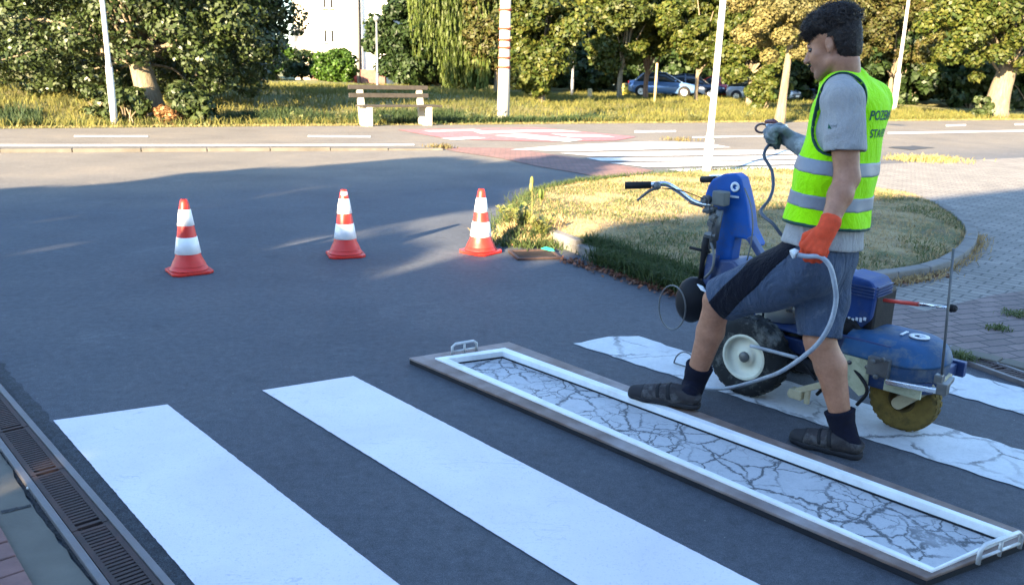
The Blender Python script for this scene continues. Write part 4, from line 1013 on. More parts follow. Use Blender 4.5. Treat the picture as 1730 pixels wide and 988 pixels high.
# ================================================================== parked cars
M_TYRE = plain('tyre_rubber', (0.018, 0.018, 0.02), 0.85, 0, .2, 20)
M_ALLOY = plain('alloy_rim', (0.55, 0.56, 0.58), 0.3, 0.8, .08, 9)
M_CARGLASS = plain('car_glass', (0.02, 0.03, 0.04), 0.06, 0, .1, 2, 0, spec=.7)
M_HEAD = plain('headlight_glass', (0.65, 0.67, 0.68), 0.15); M_TAIL = plain('tail_light', (0.42, 0.02, 0.02), 0.2)
M_PLASTIC = plain('black_plastic', (0.022, 0.022, 0.025), 0.6)
def car(label, loc, rz, paint, estate=False):
    c = empty('parked_car', loc, rz, label, 'car', 'cars parked under the trees')
    # stations along x (nose at +x): x, floor, belt(shoulder) height, half width
    st = [(-2.12, .42, .80, .70), (-2.05, .32, .92, .78), (-1.75, .24, .97, .84), (-1.0, .22, .96, .87), (0, .22, .93, .88), (.75, .22, .92, .87), (1.35, .24, .86, .85), (1.85, .28, .76, .79), (2.08, .36, .64, .70), (2.15, .42, .56, .60)]
    ring = lambda x, f, b, w: [(x, -w * .92, f), (x, -w, f + .14), (x, -w, (f + b) / 2), (x, -w * .97, b - .07), (x, -w * .86, b), (x, 0, b + .035), (x, w * .86, b), (x, w * .97, b - .07), (x, w, (f + b) / 2), (x, w, f + .14), (x, w * .92, f)]
    m = MB(); vs = []; k = 11
    for s in st: vs += ring(*s)
    fs = [(i * k + j, i * k + (j + 1) % k, (i + 1) * k + (j + 1) % k, (i + 1) * k + j) for i in range(len(st) - 1) for j in range(k)]
    fs += [tuple(range(k))[::-1], tuple(range((len(st) - 1) * k, len(st) * k))]
    m.add(vs, fs, True); m.build('body', paint, c)
    rear = -2.0 if estate else -1.72
    rs = [(rear, .93, .80), (rear + (.22 if estate else .5), 1.40, .64), (-.5, 1.47, .64), (.1, 1.46, .63), (1.12, .90, .80)]
    low = [.90, .92, .92, .92, .88]
    def cab(grow, zt):
        vs = []
        for (x, z, w), l in zip(rs, low):
            wb = .84 * grow; w = w * grow
            if z - l < .05: vs += [(x, -w, l), (x, -w, l + .02), (x, 0, l + .03), (x, w, l + .02), (x, w, l)]
            else: vs += [(x, -wb, l), (x, -w, z - zt), (x, 0, z + .03 - zt), (x, w, z - zt), (x, wb, l)]
        return vs, [(i * 5 + j, i * 5 + (j + 1) % 5, (i + 1) * 5 + (j + 1) % 5, (i + 1) * 5 + j) for i in range(4) for j in range(5)]
    g = MB(); v, f = cab(.985, .012); g.add(v, f, True); g.build('windows', M_CARGLASS, c)
    r = MB()
    xs = [rs[1][0] - .02, -.5, .14]
    top = [(x, s * .66, z) for x, z in zip(xs, (1.41, 1.49, 1.475)) for s in (-1, 0, 1)]
    r.add(top + [(a, b, d - .03) for a, b, d in top], [(0, 3, 4, 1), (1, 4, 5, 2), (3, 6, 7, 4), (4, 7, 8, 5), (9, 10, 13, 12), (10, 11, 14, 13), (12, 13, 16, 15), (13, 14, 17, 16), (0, 1, 10, 9), (1, 2, 11, 10), (6, 15, 16, 7), (7, 16, 17, 8), (0, 9, 12, 3), (3, 12, 15, 6), (2, 5, 14, 11), (5, 8, 17, 14)], True)
    for s in (-1, 1):
        r.bar((.14, s * .65, 1.45), (1.13, s * .80, .9), .06, .05); r.bar((rs[1][0], s * .65, 1.39), (rear, s * .8, .93), .1, .06); r.bar((-.42, s * .655, 1.46), (-.36, s * .85, .92), .07, .04)
    r.build('roof', paint, c)
    for x in (-1.32, 1.28):
        for s in (-1, 1):
            arch = MB(); arch.lathe([(.37, -.012), (.37, .012), (.01, .012)], (x, s * .868, .33), (0, s, 0), n=22); arch.build('wheel_arch', M_PLASTIC, c)
            w = MB(); w.lathe([(.2, -.02), (.29, -.02), (.315, .03), (.315, .15), (.29, .2), (.2, .2)], (x, s * .70, .315), (0, s, 0), n=22); wo2 = w.build('wheel', M_TYRE, c)
            q = MB(); q.lathe([(.205, .19), (.2, .198), (.16, .185), (.05, .19), (.01, .2)], (x, s * .70, .315), (0, s, 0), n=20)
            for a in range(5):
                an = a * 1.2566; q.bar((x + .04 * math.cos(an), s * .905, .315 + .04 * math.sin(an)), (x + .19 * math.cos(an), s * .905, .315 + .19 * math.sin(an)), .05, .016)
            q.build('rim', M_ALLOY, wo2)
    for s in (-1, 1):
        h = MB(); h.ball((2.0, s * .56, .62), (.12, .15, .075), 10, 6); h.build('headlight', M_HEAD, c)
        h = MB(); h.ball((-2.07, s * .62, .82), (.06, .13, .11), 10, 6); h.build('tail_light', M_TAIL, c)
        h = MB(); h.ball((.72, s * .95, .98), (.07, .1, .065), 8, 6); h.build('mirror', paint, c)
    b = MB(); b.box((2.1, 0, .42), (.1, 1.1, .14)); b.build('grille', M_PLASTIC, c, bevel=.02)
    pz = MB(); pz.box((2.165, 0, .45), (.012, .5, .11)); pz.build('number_plate', M_FRAMEW, c)
    return c
def carpaint(n, col): return plain(n, col, 0.22, 0.25, 0.04, 3, 0, coat=0.8)
blue = carpaint('blue_car_paint', (0.10, 0.20, 0.42)); navy = carpaint('navy_car_paint', (0.02, 0.035, 0.07)); redp = carpaint('red_car_paint', (0.36, 0.02, 0.03)); silv = carpaint('silver_car_paint', (0.36, 0.40, 0.46))
def cloc(px, Y): g = GX(px, Y, .3); return (g.x, Y, float(terrain_z(g.x, Y)))
car('blue hatchback parked side-on under the maples', cloc(1118, 53), -.12, blue)
car('dark navy car parked just beyond the nose of the blue hatchback', cloc(1168, 55.5), -.3, navy)
car('red estate car parked behind the blue hatchback', cloc(1208, 56), 2.75, redp, True)
car('silver estate car parked right of the thin white pole', cloc(1288, 52), -.7, silv, True)
car('dark car half hidden behind the low maple bush', cloc(1345, 57), -.5, navy)

# ================================================================== what stands behind the camera and throws the shade
M_SHADEWALL = plain('grey_render', (0.42, 0.40, 0.38), 0.9, 0, .1, 3)
ha = Vector((-9.7, -12.1, 0)); hd_ = Vector((.834, .552, 0)); hn = Vector((.552, -.834, 0))
big = empty('apartment_block', ha, math.atan2(hd_.y, hd_.x), 'long grey flat-roofed block standing behind the viewpoint and shading the crossing', 'building')
MB().box((9, -5, 3.45), (18, 10, 6.9)).build('wall', M_SHADEWALL, big)
MB().box((9, -5, 6.98), (18.0, 10.0, .12)).build('roof', M_GREYTRIM, big)
for i in range(6):
    for z in (1.6, 4.7):
        w = MB(); w.box((1.6 + i * 2.9, .0, z), (1.3, .12, 1.5)); w_ = w.build('window', M_FRAMEW, big)
        g = MB(); g.box((1.6 + i * 2.9, .03, z), (1.16, .1, 1.36)); g.build('pane', M_GLASS, w_)
def WS(w, s): return Vector((w * math.cos(SUN_AZ) + s * math.sin(SUN_AZ), -w * math.sin(SUN_AZ) + s * math.cos(SUN_AZ), 0))
for k, (w, s_, lab) in enumerate(((-9.6, -10.2, 'bushy small tree behind the viewpoint, farthest from the grey block'), (-8.3, -10, 'bushy small tree behind the viewpoint, third from the grey block'), (-7.0, -10.2, 'bushy small tree behind the viewpoint, fourth in its row'), (-5.7, -10, 'bushy small tree behind the viewpoint, second from the grey block'), (-4.4, -10.3, 'bushy small tree behind the viewpoint, beside the one touching the grey block'), (-3.25, -10.1, 'bushy small tree behind the viewpoint right beside the grey block'))):
    b = WS(w, s_); top = (5.35, 5.2, 5.3, 5.3, 5.6, 4.9)[k]
    cl = clumps((b.x, b.y, top * .55), (.74, .74, top * .44), 30, .45, 120 + k, low=-.98, shell=.2)
    tree(lab, b, .8, (0, 0, 0), .08, cl, 5200 if k == 4 else 9000, .2, GREEN['dark'], every=3)
b = WS(-8.3, -10); cl = clumps((b.x, b.y, 5.5), (1.25, 1.25, 1.2), 40, .55, 91, low=-.9, shell=.2)
tree('street tree with a broad flat crown behind the viewpoint', b, 3.6, (0, 0, 0), .14, cl, 9000, .2, GREEN['maple'], every=3)
b = WS(-6.3, -10.6); cl = clumps((b.x, b.y, 6.1), (1.2, 1.2, 1.55), 38, .6, 93, low=-.9, shell=.2)
tree('tallest street tree behind the viewpoint', b, 3.8, (0, 0, 0), .15, cl, 12000, .2, GREEN['maple'], every=3)

hg = WS(-6.5, -9.0); hx_ = Vector((math.cos(SUN_AZ), -math.sin(SUN_AZ), 0))
cl = []
for i in range(24):
    for z in (.4, 1.1, 1.8, 2.5, 3.2, 3.65):
        p = hg + hx_ * (-3.7 + i * .3 + random.uniform(-.1, .1)); cl.append((p.x, p.y, z, .5))
hd2 = empty('hedge', hg, 0, 'tall dense hedge added out of view to keep sun off the near road', 'hedge')  # unseen hedge added to close a sunlit gap on the road
V, F = leaf_cloud([(c[0] - hg.x, c[1] - hg.y, c[2], c[3]) for c in cl], 42000, .17); V[:, 2] = np.maximum(V[:, 2], 0)
link_mesh('foliage', np_mesh('foliage', V, F), GREEN['dark'], hd2)
# ================================================================== traffic cones
def mat_glow(name, col, rough=.45):
    return plain(name, col, rough, 0, .08, 8, .1)
M_CONE = plain('cone_red', (0.62, 0.018, 0.008), 0.45, 0, .1, 9, .1, dirt=(.35, .05, .03), dirt_scale=9)
M_CONEW = plain('reflective_sleeve', (0.80, 0.80, 0.80), 0.4, 0, .04, 30, .1)
def cone(px, rz, tilt, label):
    c = empty('traffic_cone', G(*px), rz, label, 'cone', 'red and white traffic cones across the road')
    H = .55
    R = lambda z: .112 - (.112 - .028) * (z / H)
    b = MB(); w = .15; q = .04
    oc = [(-w, -w + q), (-w + q, -w), (w - q, -w), (w, -w + q), (w, w - q), (w - q, w), (-w + q, w), (-w, w - q)]
    b.prism(oc, 0, .022)
    b.lathe([(.140, .026), (.132, .042), (.118, .058)], n=28)
    b.build('base', M_CONE, c, bevel=.006)
    s = MB(); s.lathe([(.125, .056), (.112, .085), (R(.12), .12), (R(.52), .52), (.024, .548), (.012, .55)], n=28); s.build('body', M_CONE, c)
    for z0, z1 in ((.145, .27), (.355, .475)):
        m = MB(); m.lathe([(R(z0), z0), (R(z0) + .0035, z0 + .002), (R(z1) + .0035, z1 - .002), (R(z1), z1)], n=28); m.build('reflective_sleeve', M_CONEW, c)
    return c
cone((320, 459), .62, 0, 'left red and white traffic cone standing on the road, its tip plain red')
c2 = cone((584, 431), .35, 0, 'middle red and white traffic cone with a pale sticker on its tip')
st = MB(); st.lathe([(.0345, .492), (.031, .536)], n=28)
st2 = MB(); L = []
for k in range(7):
    a = -1.57 - .9 + k * .3
    L.append((a, .0348, .493)); 
for k in range(6):
    a0, a1 = L[k][0], L[k + 1][0]
    st2.add([(.0362 * math.cos(a0), .0362 * math.sin(a0), .494), (.0362 * math.cos(a1), .0362 * math.sin(a1), .494), (.0312 * math.cos(a1), .0312 * math.sin(a1), .536), (.0312 * math.cos(a0), .0312 * math.sin(a0), .536)], [(0, 1, 2, 3)], True)
st2.build('sticker', plain('pale_sticker', (.62, .68, .82), .4, 0, .3, 60), c2)
cone((812, 426), .9, 0, 'right red and white traffic cone standing at the tip of the grass island')

# ================================================================== stencil frame lying over the third stripe
M_BOARD = None
def mat_board():
    m, nt, b, out = newmat('oversprayed_steel'); v = coords(nt)
    n = tex_noise(nt, v, 5, 6, .65); n2 = tex_noise(nt, v, 1.7, 4, .6)
    c = ramp(nt, n, [(.3, (.10, .062, .05)), (.5, (.17, .115, .095)), (.7, (.26, .205, .185))]).outputs[0]
    c = mixc(nt, ramp(nt, n2, [(.5, (0, 0, 0)), (.8, (.4,) * 3)]).outputs[0], c, (.52, .54, .58))
    nt.links.new(c, b.inputs['Base Color']); b.inputs['Roughness'].default_value = .65
    bump(nt, b, n, .3, .003); return m
M_BOARD = mat_board()
M_LIP = plain('white_overspray', (0.78, 0.79, 0.80), .55, 0, .1, 7, .3, dirt=(.4, .38, .37), dirt_scale=4, dirt_amt=.35)
M_BLACKEDGE = plain('black_edge', (0.02, 0.022, 0.028), .6)
ZB = .034
oTL, oTR, oBR, oBL = [G(*p, ZB) for p in ((691, 604), (860, 577), (1754, 905), (1566, 976))]
iTL, iTR, iBR, iBL = [G(*p, ZB) for p in ((757, 608), (849, 596), (1702, 905), (1578, 962))]
fc = (oTL + oTR + oBR + oBL) / 4; fa = (oBR - oTR).normalized()
sten = empty('stencil_frame', Vector((fc.x, fc.y, 0)), math.atan2(fa.y, fa.x), 'long white and brown oversprayed stencil frame lying over the third stripe', 'stencil')
# the old stripe seen through the opening
ex = [iTL + (iTL - iTR) * .12, iTR + (iTR - iTL) * .12, iBR + (iBR - iBL) * .1, iBL - (iBR - iBL) * .1]
tag(sheet('crosswalk_stripe', ex, M_OLDER, 0.004), kind='structure')
def border(name, A, B, z0, z1, mat, bev=.003):
    """closed frame between the outer ring A and the inner ring B"""
    m = MB()
    vs = [(p.x, p.y, z1) for p in A] + [(p.x, p.y, z1) for p in B] + [(p.x, p.y, z0) for p in A] + [(p.x, p.y, z0) for p in B]
    fs = []
    for i in range(4):
        j = (i + 1) % 4
        fs += [(i, j, 4 + j, 4 + i), (8 + j, 8 + i, 12 + i, 12 + j), (8 + i, 8 + j, j, i), (4 + i, 4 + j, 12 + j, 12 + i)]
    m.add(vs, fs); return m.build(name, mat, sten, bevel=bev, world=True)
def mixr(A, B, t): return [a.lerp(b, t) for a, b in zip(A, B)]
O_ = [oTL, oTR, oBR, oBL]; I_ = [iTL, iTR, iBR, iBL]
border('steel_plate', O_, mixr(O_, I_, .69), ZB - .012, ZB, M_BOARD)
border('skirt', mixr(O_, I_, .015), mixr(O_, I_, .12), .001, ZB - .0125, M_BLACKEDGE, 0)
border('lip', mixr(O_, I_, .66), mixr(O_, I_, 1.0), ZB - .022, ZB + .009, M_LIP)
border('inner_edge', mixr(O_, I_, .97), mixr(O_, I_, .999), .003, ZB - .0225, M_BLACKEDGE, 0)
def dhandle(a, b, h, lab):
    m = MB(); v = Vector((0, 0, h)); n = (b - a).normalized()
    r = .012
    m.tube([a, a + v * .75, a + v + n * .02, b + v - n * .02, b + v * .75, b], .0075, 8)
    m.tube([(a + b) / 2, (a + b) / 2 + v], .006, 8)
    m.tube([a + v * .3, b + v * .3], .005, 8)
    return m.build('handle', M_ZINC2, sten, world=True)
M_ZINC2 = plain('painted_handle', (.55, .56, .57), .45, .3, .15, 20, .1)
dhandle(G(764, 599, ZB), G(805, 592, ZB), .058, '')
dhandle(G(1652, 952, ZB), G(1722, 925, ZB), .062, '')
# ================================================================== line marking machine
MO = G(1249, 668); MF = Vector((.695, -.719, 0)).normalized(); ML = Vector((-MF.y, MF.x, 0))
mach = empty('line_striper', MO, math.atan2(MF.y, MF.x), 'blue paint-spattered line marking machine on three wheels behind the worker', 'machine')
def MP(px, py, y):
    """point of the machine seen in pixel px,py at sideways offset y, in machine coordinates (x forward, y far side, z up)"""
    d = ray(px, py); t = (y + (MO - EYE).dot(ML)) / d.dot(ML); p = EYE + d * t
    return Vector(((p - MO).dot(MF), y, p.z))
M_BLUE = plain('blue_machine_paint', (0.005, 0.072, 0.31), .5, 0, .22, 6, .1, dirt=(.05, .07, .10), dirt_scale=11, dirt_amt=.6, spec=.22)
M_ENGBLUE = plain('engine_blue', (0.014, 0.045, 0.17), .55, 0, .2, 9, .2, dirt=(.07, .08, .09), dirt_scale=10, dirt_amt=.7)
M_BLUED = plain('dark_blue_paint', (0.016, 0.04, 0.13), .5, 0, .2, 7, .2, dirt=(.18, .19, .2), dirt_scale=10, dirt_amt=.5)
M_SPATTER = plain('spattered_guard', (.42, .43, .30), .75, 0, .2, 9, .4, dirt=(.10, .11, .07), dirt_scale=11, dirt_amt=.8)
M_TYRED = plain('dusty_tyre', (.022, .024, .026), .85, 0, .25, 12, .4, dirt=(.22, .23, .22), dirt_scale=8, dirt_amt=.75)
M_RIM = plain('cream_rim', (.66, .66, .55), .5, 0, .06, 10, .1, dirt=(.4, .38, .28), dirt_scale=8)
M_CHROME = plain('chrome_tube', (.62, .64, .67), .25, .9, .06, 20, 0)
M_BLACK = plain('black_rubber', (.014, .014, .017), .6, 0, .2, 20, .2)
M_METAL = plain('grey_metal', (.13, .135, .14), .5, .5, .2, 16, .2, dirt=(.08, .08, .08), dirt_scale=10)
M_DECAL = plain('white_decal', (.62, .66, .72), .5, 0, .1, 40)
M_CREAM = plain('cream_casting', (.46, .41, .28), .7, 0, .2, 14, .3, dirt=(.12, .1, .06), dirt_scale=14)
R0 = .198
def wheel(name, c, R, w, rimr, tyre_mat, rim_mat, parent, side=-1, n=34):
    c = Vector(c); t = MB()
    t.lathe([(rimr, -w * .42), (R * .86, -w / 2), (R * .97, -w * .40), (R, -w * .15), (R, w * .15), (R * .97, w * .40), (R * .86, w / 2), (rimr, w * .42)], c, (0, 1, 0), n)
    for k in range(26):   # tread blocks
        a = 2 * math.pi * k / 26
        for s in (-1, 1):
            d = Vector((math.cos(a + s * .05), 0, math.sin(a + s * .05)))
            t.bar(c + d * (R - .002) + Vector((0, s * w * .06, 0)), c + d * (R - .004) + Vector((0, s * w * .36, 0)), .022, .010, up=d)
    wo = t.build('wheel', tyre_mat, parent)
    r = MB(); s = side
    r.lathe([(rimr + .006, s * w * .44), (rimr - .006, s * w * .47), (rimr * .9, s * w * .40), (rimr * .84, s * w * .26), (rimr * .45, s * w * .20), (rimr * .40, s * w * .30), (rimr * .22, s * w * .33), (.001, s * w * .33)], c, (0, 1, 0), n)
    r.lathe([(rimr + .004, -s * w * .42), (.02, -s * w * .36), (.001, -s * w * .36)], c, (0, 1, 0), n)
    r.build('rim', rim_mat, wo)
    h = MB(); h.lathe([(.026, s * w * .32), (.026, s * w * .42), (.016, s * w * .46), (.001, s * w * .46)], c, (0, 1, 0), 12); h.build('hub', M_METAL, wo)
    return wo
wheel('wheel', (0, .055, R0), R0, .125, .108, M_TYRED, M_RIM, mach)
wheel('wheel', (0, .56, R0), R0, .125, .108, M_TYRED, M_RIM, mach, 1)
MB().tube([(0, .1, R0), (0, .5, R0)], .02, 10).build('axle', M_METAL, mach)
# chassis
ch = MB(); zc = .27
for y in (.17, .44): ch.box((.36, y, zc), (.98, .035, .07))
for x in (-.08, .2, .55, .8): ch.box((x, .305, zc), (.04, .235, .05))
ch.box((.28, .3, .335), (.75, .3, .012)); ch.build('chassis', M_BLUED, mach, bevel=.004)
# underslung dark gearbox
gb = MB(); gb.box((.18, .28, .2), (.24, .2, .13)); gb.lathe([(.001, -.1), (.075, -.1), (.085, 0), (.075, .1), (.001, .1)], (.05, .3, .26), (0, 1, 0), 16); gb.build('gearbox', M_BLACK, mach, bevel=.01)
# engine with shroud, grille ribs and decal
e0 = MP(1405, 545, .2); e1 = MP(1500, 470, .2)
xe0, xe1, ze0, ze1 = e0.x - .12, e1.x - .03, .345, e1.z - .02
en = MB(); en.box(((xe0 + xe1) / 2, .3, (ze0 + ze1) / 2 - .02), (xe1 - xe0, .24, (ze1 - ze0) * .8))
en.build('engine', M_BLACK, mach, bevel=.02)
a = [(xe1 - .17, ze0 + .045), (xe1 - .05, ze0 + .075), (xe1 - .005, ze0 + .13), (xe1, ze1 - .03), (xe1 - .03, ze1), (xe1 - .15, ze1 + .012), (xe1 - .19, ze1 - .02)]
sh = MB(); sh.extrude([(x, .16, z) for x, z in a], (0, .20, 0)); eng = sh.build('engine_shroud', M_ENGBLUE, mach, bevel=.014)
rb = MB()
for k in range(4):
    z = ze1 - .028 - k * .014; rb.box((xe1 - .07, .158, z), (.135, .012, .005)); rb.box((xe1 + .002, .26, z), (.01, .16, .005))
rb.build('shroud_rib', M_BLUED, eng)
dc = MB()
for k in range(8):
    dc.box((xe1 - .15 + k * .0175, .154, ze0 + .1 + k * .004 + .004 * (k % 2)), (.011, .004, .014 if k % 3 else .02))
dc.build('decal', M_DECAL, eng)
tk = MB(); tk.lathe([(.001, 0), (.09, 0), (.105, .03), (.1, .08), (.06, .1), (.03, .105), (.03, .125), (.001, .128)], (xe1 - .24, .33, ze1 - .1), n=18); tk.build('fuel_tank', M_BLUE, mach)
ps = MB(); ps.lathe([(.001, -.012), (.05, -.012), (.062, 0), (.062, .02)], (xe1 - .10, .155, ze0 + .06), (0, 1, 0), 18)
for q in range(8): ps.box((xe1 - .10 + .045 * math.cos(q * .785), .146, ze0 + .06 + .045 * math.sin(q * .785)), (.012, .006, .012))
ps.build('pull_starter', M_BLACK, mach)
fn = MB()
for q in range(7): fn.box((xe0 + .05, .17, ze0 + .03 + q * .018), (.10, .05, .006))
fn.build('cooling_fin', M_METAL, mach)
lo_ = MB(); lo_.box((xe1 - .03, .3, ze0 - .005), (.26, .26, .05)); lo_.build('engine_base', M_BLUED, mach, bevel=.008)
mf = MB(); mf.tube([(xe0 - .02, .12, ze0 + .12), (xe0 + .1, .12, ze0 + .12)], .04, 12); mf.build('muffler', M_METAL, mach)
# front hood: rounded shell over the front wheel
hf = MP(1606, 600, .25); hb = MP(1432, 585, .06); htop = .455; hlow = .30
x0, x1 = hb.x - .02, hf.x
def hood_ring(z, grow, xin=0.0):
    cy, hw = .24, .20 * grow; xr = x1 - .17
    out = [(x0 + xin, cy - hw * .98), (x0 + (xr - x0) * .5, cy - hw)]
    for k in range(13):
        t = -math.pi / 2 + math.pi * k / 12
        out.append((xr + (x1 - xr) * math.cos(t) * grow, cy + hw * math.sin(t)))
    out += [(x0 + (xr - x0) * .5, cy + hw), (x0 + xin, cy + hw * .98)]
    return [(x, y, z) for x, y in out]
zt = MP(1520, 561, .25).z; zl = MP(1520, 645, .04).z
lv_ = [(zl, 1.0), (zl + .05, 1.02), (zl + (zt - zl) * .55, .985), (zl + (zt - zl) * .8, .90), (zl + (zt - zl) * .95, .72), (zt, .45), (zt + .004, .1)]
k = 17
def shell(levels, name, mat, cap=False):
    hd = MB(); vs = []
    for z, g in levels: vs += hood_ring(z, g)
    n = len(levels); fs = [(i * k + j, i * k + (j + 1) % k, (i + 1) * k + (j + 1) % k, (i + 1) * k + j) for i in range(n - 1) for j in range(k)]
    if cap: fs.append(tuple(range((n - 1) * k, n * k)))
    hd.add(vs, fs, True); return hd.build(name, mat, mach)
M_HOODSIDE = plain('grimy_hood_side', (.030, .062, .13), .65, 0, .25, 7, .2, dirt=(.15, .16, .16), dirt_scale=8, dirt_amt=.7)
M_HOODTOP = plain('hood_top_sky_tint', (.022, .078, .185), .65, 0, .3, 6, .2, dirt=(.16, .175, .18), dirt_scale=10, dirt_amt=.7, spec=.2)  # lighter blue than the sides: sky reflection put into the colour
dz = zt - zl
shell([(zl, 1.0), (zl + dz * .30, 1.0), (zl + dz * .42, .995)], 'hood_side', M_HOODSIDE)
hood = shell([(zl + dz * .40, 1.0), (zl + dz * .40, 1.03), (zl + dz * .47, 1.032), (zl + dz * .62, .985), (zl + dz * .78, .90), (zl + dz * .92, .74), (zl + dz * .985, .5), (zt + .002, .12)], 'hood', M_HOODTOP, True)
bo = MB()
for x in (x0 + .05, x0 + .13, x1 - .2): bo.lathe([(.001, -.006), (.011, -.006), (.011, 0)], (x, .033, zl + dz * .2), (0, 1, 0), 8)
bo.box(((x0 + .01), .038, zl + dz * .2), (.02, .012, dz * .34)); bo.box(((x0 + .2), .034, zl + dz * .22), (.012, .012, dz * .3)); bo.build('bolt', M_METAL, mach)
sk = MB(); r0 = hood_ring(zl - .055, 1.0); r1 = hood_ring(zl - .002, 1.005)
sk.add(r0 + r1, [(j, (j + 1) % k, k + (j + 1) % k, k + j) for j in range(k)] + [tuple(range(k))[::-1]], True); sk.build('hood_skirt', M_BLUED, mach)
ys = MB(); ya = MP(1500, 612, .03); yb = MP(1562, 632, .03)
ys.box(((ya.x + yb.x) / 2, .026, zl - .022), (yb.x - ya.x, .012, .05)); ys.build('side_strip', M_SPATTER, mach)
em = MB(); ec = Vector((x1 - .13, .23, zt + .0055))
em.lathe([(.022, 0), (.022, .003), (.042, .003), (.042, 0)], ec, n=20); em.box(ec + Vector((.01, 0, .002)), (.02, .012, .004)); em.box(ec + Vector((-.065, 0, .001)), (.012, .07, .003)); em.build('emblem', M_DECAL, hood)
# spattered guard plate and steel brackets on the near side
ga, gb2 = MP(1424, 598, .03), MP(1462, 672, .03)
gd = MB(); gd.extrude([(ga.x, .03, ga.z), (gb2.x, .03, ga.z - .0), (gb2.x, .03, gb2.z + .02), (gb2.x - .03, .03, gb2.z), (ga.x + .02, .03, gb2.z + .05)], (0, .008, 0)); gd.build('guard_plate', M_SPATTER, mach)
br = MB(); ba_ = MP(1468, 600, .02); bb_ = MP(1500, 640, .02)
br.box(((ba_.x + bb_.x) / 2, .025, (ba_.z + bb_.z) / 2), (bb_.x - ba_.x, .03, ba_.z - bb_.z))
for q in ((1475, 610), (1492, 607), (1480, 636)):
    p = MP(*q, .005); br.lathe([(.001, -.012), (.012, -.012), (.012, 0)], p, (0, 1, 0), 8)
br.build('bracket', M_METAL, mach, bevel=.004)
# dark side panel between the legs of the worker and the hood
sp = MB(); s0, s1 = MP(1395, 560, .06), MP(1500, 612, .06)
sp.box(((s0.x + s1.x) / 2, .08, (s0.z + s1.z) / 2), (s1.x - s0.x, .02, s0.z - s1.z)); sp.build('side_panel', M_BLUED, mach, bevel=.005)
# caster wheel with its fork
cc = MP(1522, 675, .17); RC = cc.z - .002
cw = wheel('wheel', (cc.x, .215, RC), RC, .085, .052, plain('ochre_dusty_tyre', (.15, .105, .03), .9, 0, .3, 14, .5, dirt=(.04, .035, .02), dirt_scale=12, dirt_amt=.8), plain('ochre_hub', (.07, .05, .02), .8, 0, .3, 14), mach)
fk = MB(); f0 = Vector((cc.x - .005, .150, RC - .012)); f1 = Vector((cc.x + .13, .150, RC + .115))
for y in (.146, .275):
    d = (f1 - f0).normalized(); nrm = Vector((-d.z, 0, d.x))
    pts = []
    for t in range(9): an = math.pi / 2 + math.pi * t / 8; pts.append(f0 + .027 * (d * math.cos(an) + nrm * math.sin(an)))
    pts += [f1 - nrm * .022, f1 + nrm * .022]
    fk.extrude([(p.x, y, p.z) for p in pts], (0, .014, 0))
fk.box((f1.x, .222, f1.z + .01), (.05, .135, .03)); fk.build('caster_fork', M_CREAM, mach, bevel=.004)
# galvanised rail under the hood, upright wire, pointer arm
ra, rb_ = MP(1497, 644, -.01), MP(1592, 662, -.01)
MB().bar(ra, rb_, .022, .022).build('side_rail', M_CHROME, mach, bevel=.003)
rl = MB(); rl.bar(rb_ + Vector((0, .005, .012)), rb_ + Vector((-.02, .16, .012)), .02, .02); rl.build('front_rail', M_METAL, mach, bevel=.003)
cl_ = MB(); cl_.box(rb_ + Vector((0, 0, .015)), (.04, .04, .05)); cl_.box(rb_ + Vector((-.02, -.002, .05)), (.03, .03, .04)); cl_.build('clamp', M_METAL, mach, bevel=.004)
w0 = MP(1589, 655, -.005); w1 = MP(1611, 420, -.005)
MB().tube([w0, w1], .0055, 8).build('upright_rod', M_METAL, mach)
pa, pb_, pc_ = MP(1494, 507, .2), MP(1552, 514, .12), MP(1604, 520, .05)
MB().tube([pa, pb_], .009, 10).build('pointer_arm', plain('red_arm', (.62, .06, .04), .4), mach)
MB().tube([pb_, pc_], .0065, 10).build('pointer_rod', M_CHROME, mach)
kn = MB(); kn.tube([pc_, pc_ + (pc_ - pb_).normalized() * .012, pc_ + (pc_ - pb_).normalized() * .03], [.008, .018, .012], 10); kn.ball(pc_ + Vector((.02, -.01, 0)), .012, 8, 6); kn.build('pointer_knob', M_BLACK, mach)
# spray nozzle bracket close to the ground
nb = MB(); n0, n1 = MP(1343, 668, .0), MP(1400, 648, .0)
nb.bar((n0.x, .02, n0.z + .02), (n1.x, .02, n1.z), .03, .028); nb.box((n0.x + .0, .02, n0.z + .005), (.06, .05, .045)); nb.bar((n0.x + .05, .02, n0.z + .06), (n0.x + .05, .02, n0.z - .03), .022, .022)
nb.lathe([(.001, -.02), (.022, -.02), (.022, .03), (.001, .03)], (n0.x - .02, .02, n0.z), (1, 0, 0), 10); nb.build('nozzle_bracket', M_CREAM, mach, bevel=.004)
# white paint hopper behind the worker's knees
b0, b1 = MP(1318, 560, .33), MP(1318, 500, .33)
bk = MB(); bk.lathe([(.001, 0), (.13, 0), (.15, .20), (.158, .205), (.158, .225), (.146, .225), (.12, .03), (.001, .03)], (b0.x, .33, .345), n=24); bk.build('paint_bucket', plain('white_bucket', (.58, .60, .54), .5, 0, .08, 8, .1, dirt=(.5, .46, .1), dirt_scale=6), mach)
bs = MB(); bs.tube([(b0.x + .156 * math.cos(t), .33 + .156 * math.sin(t), .45) for t in [i * .3 for i in range(21)]], .006, 6, closed=True); bs.tube([(b0.x - .02, .175, .35), (b0.x - .015, .17, .57)], .006, 6); bs.build('strap', M_BLACK, mach)
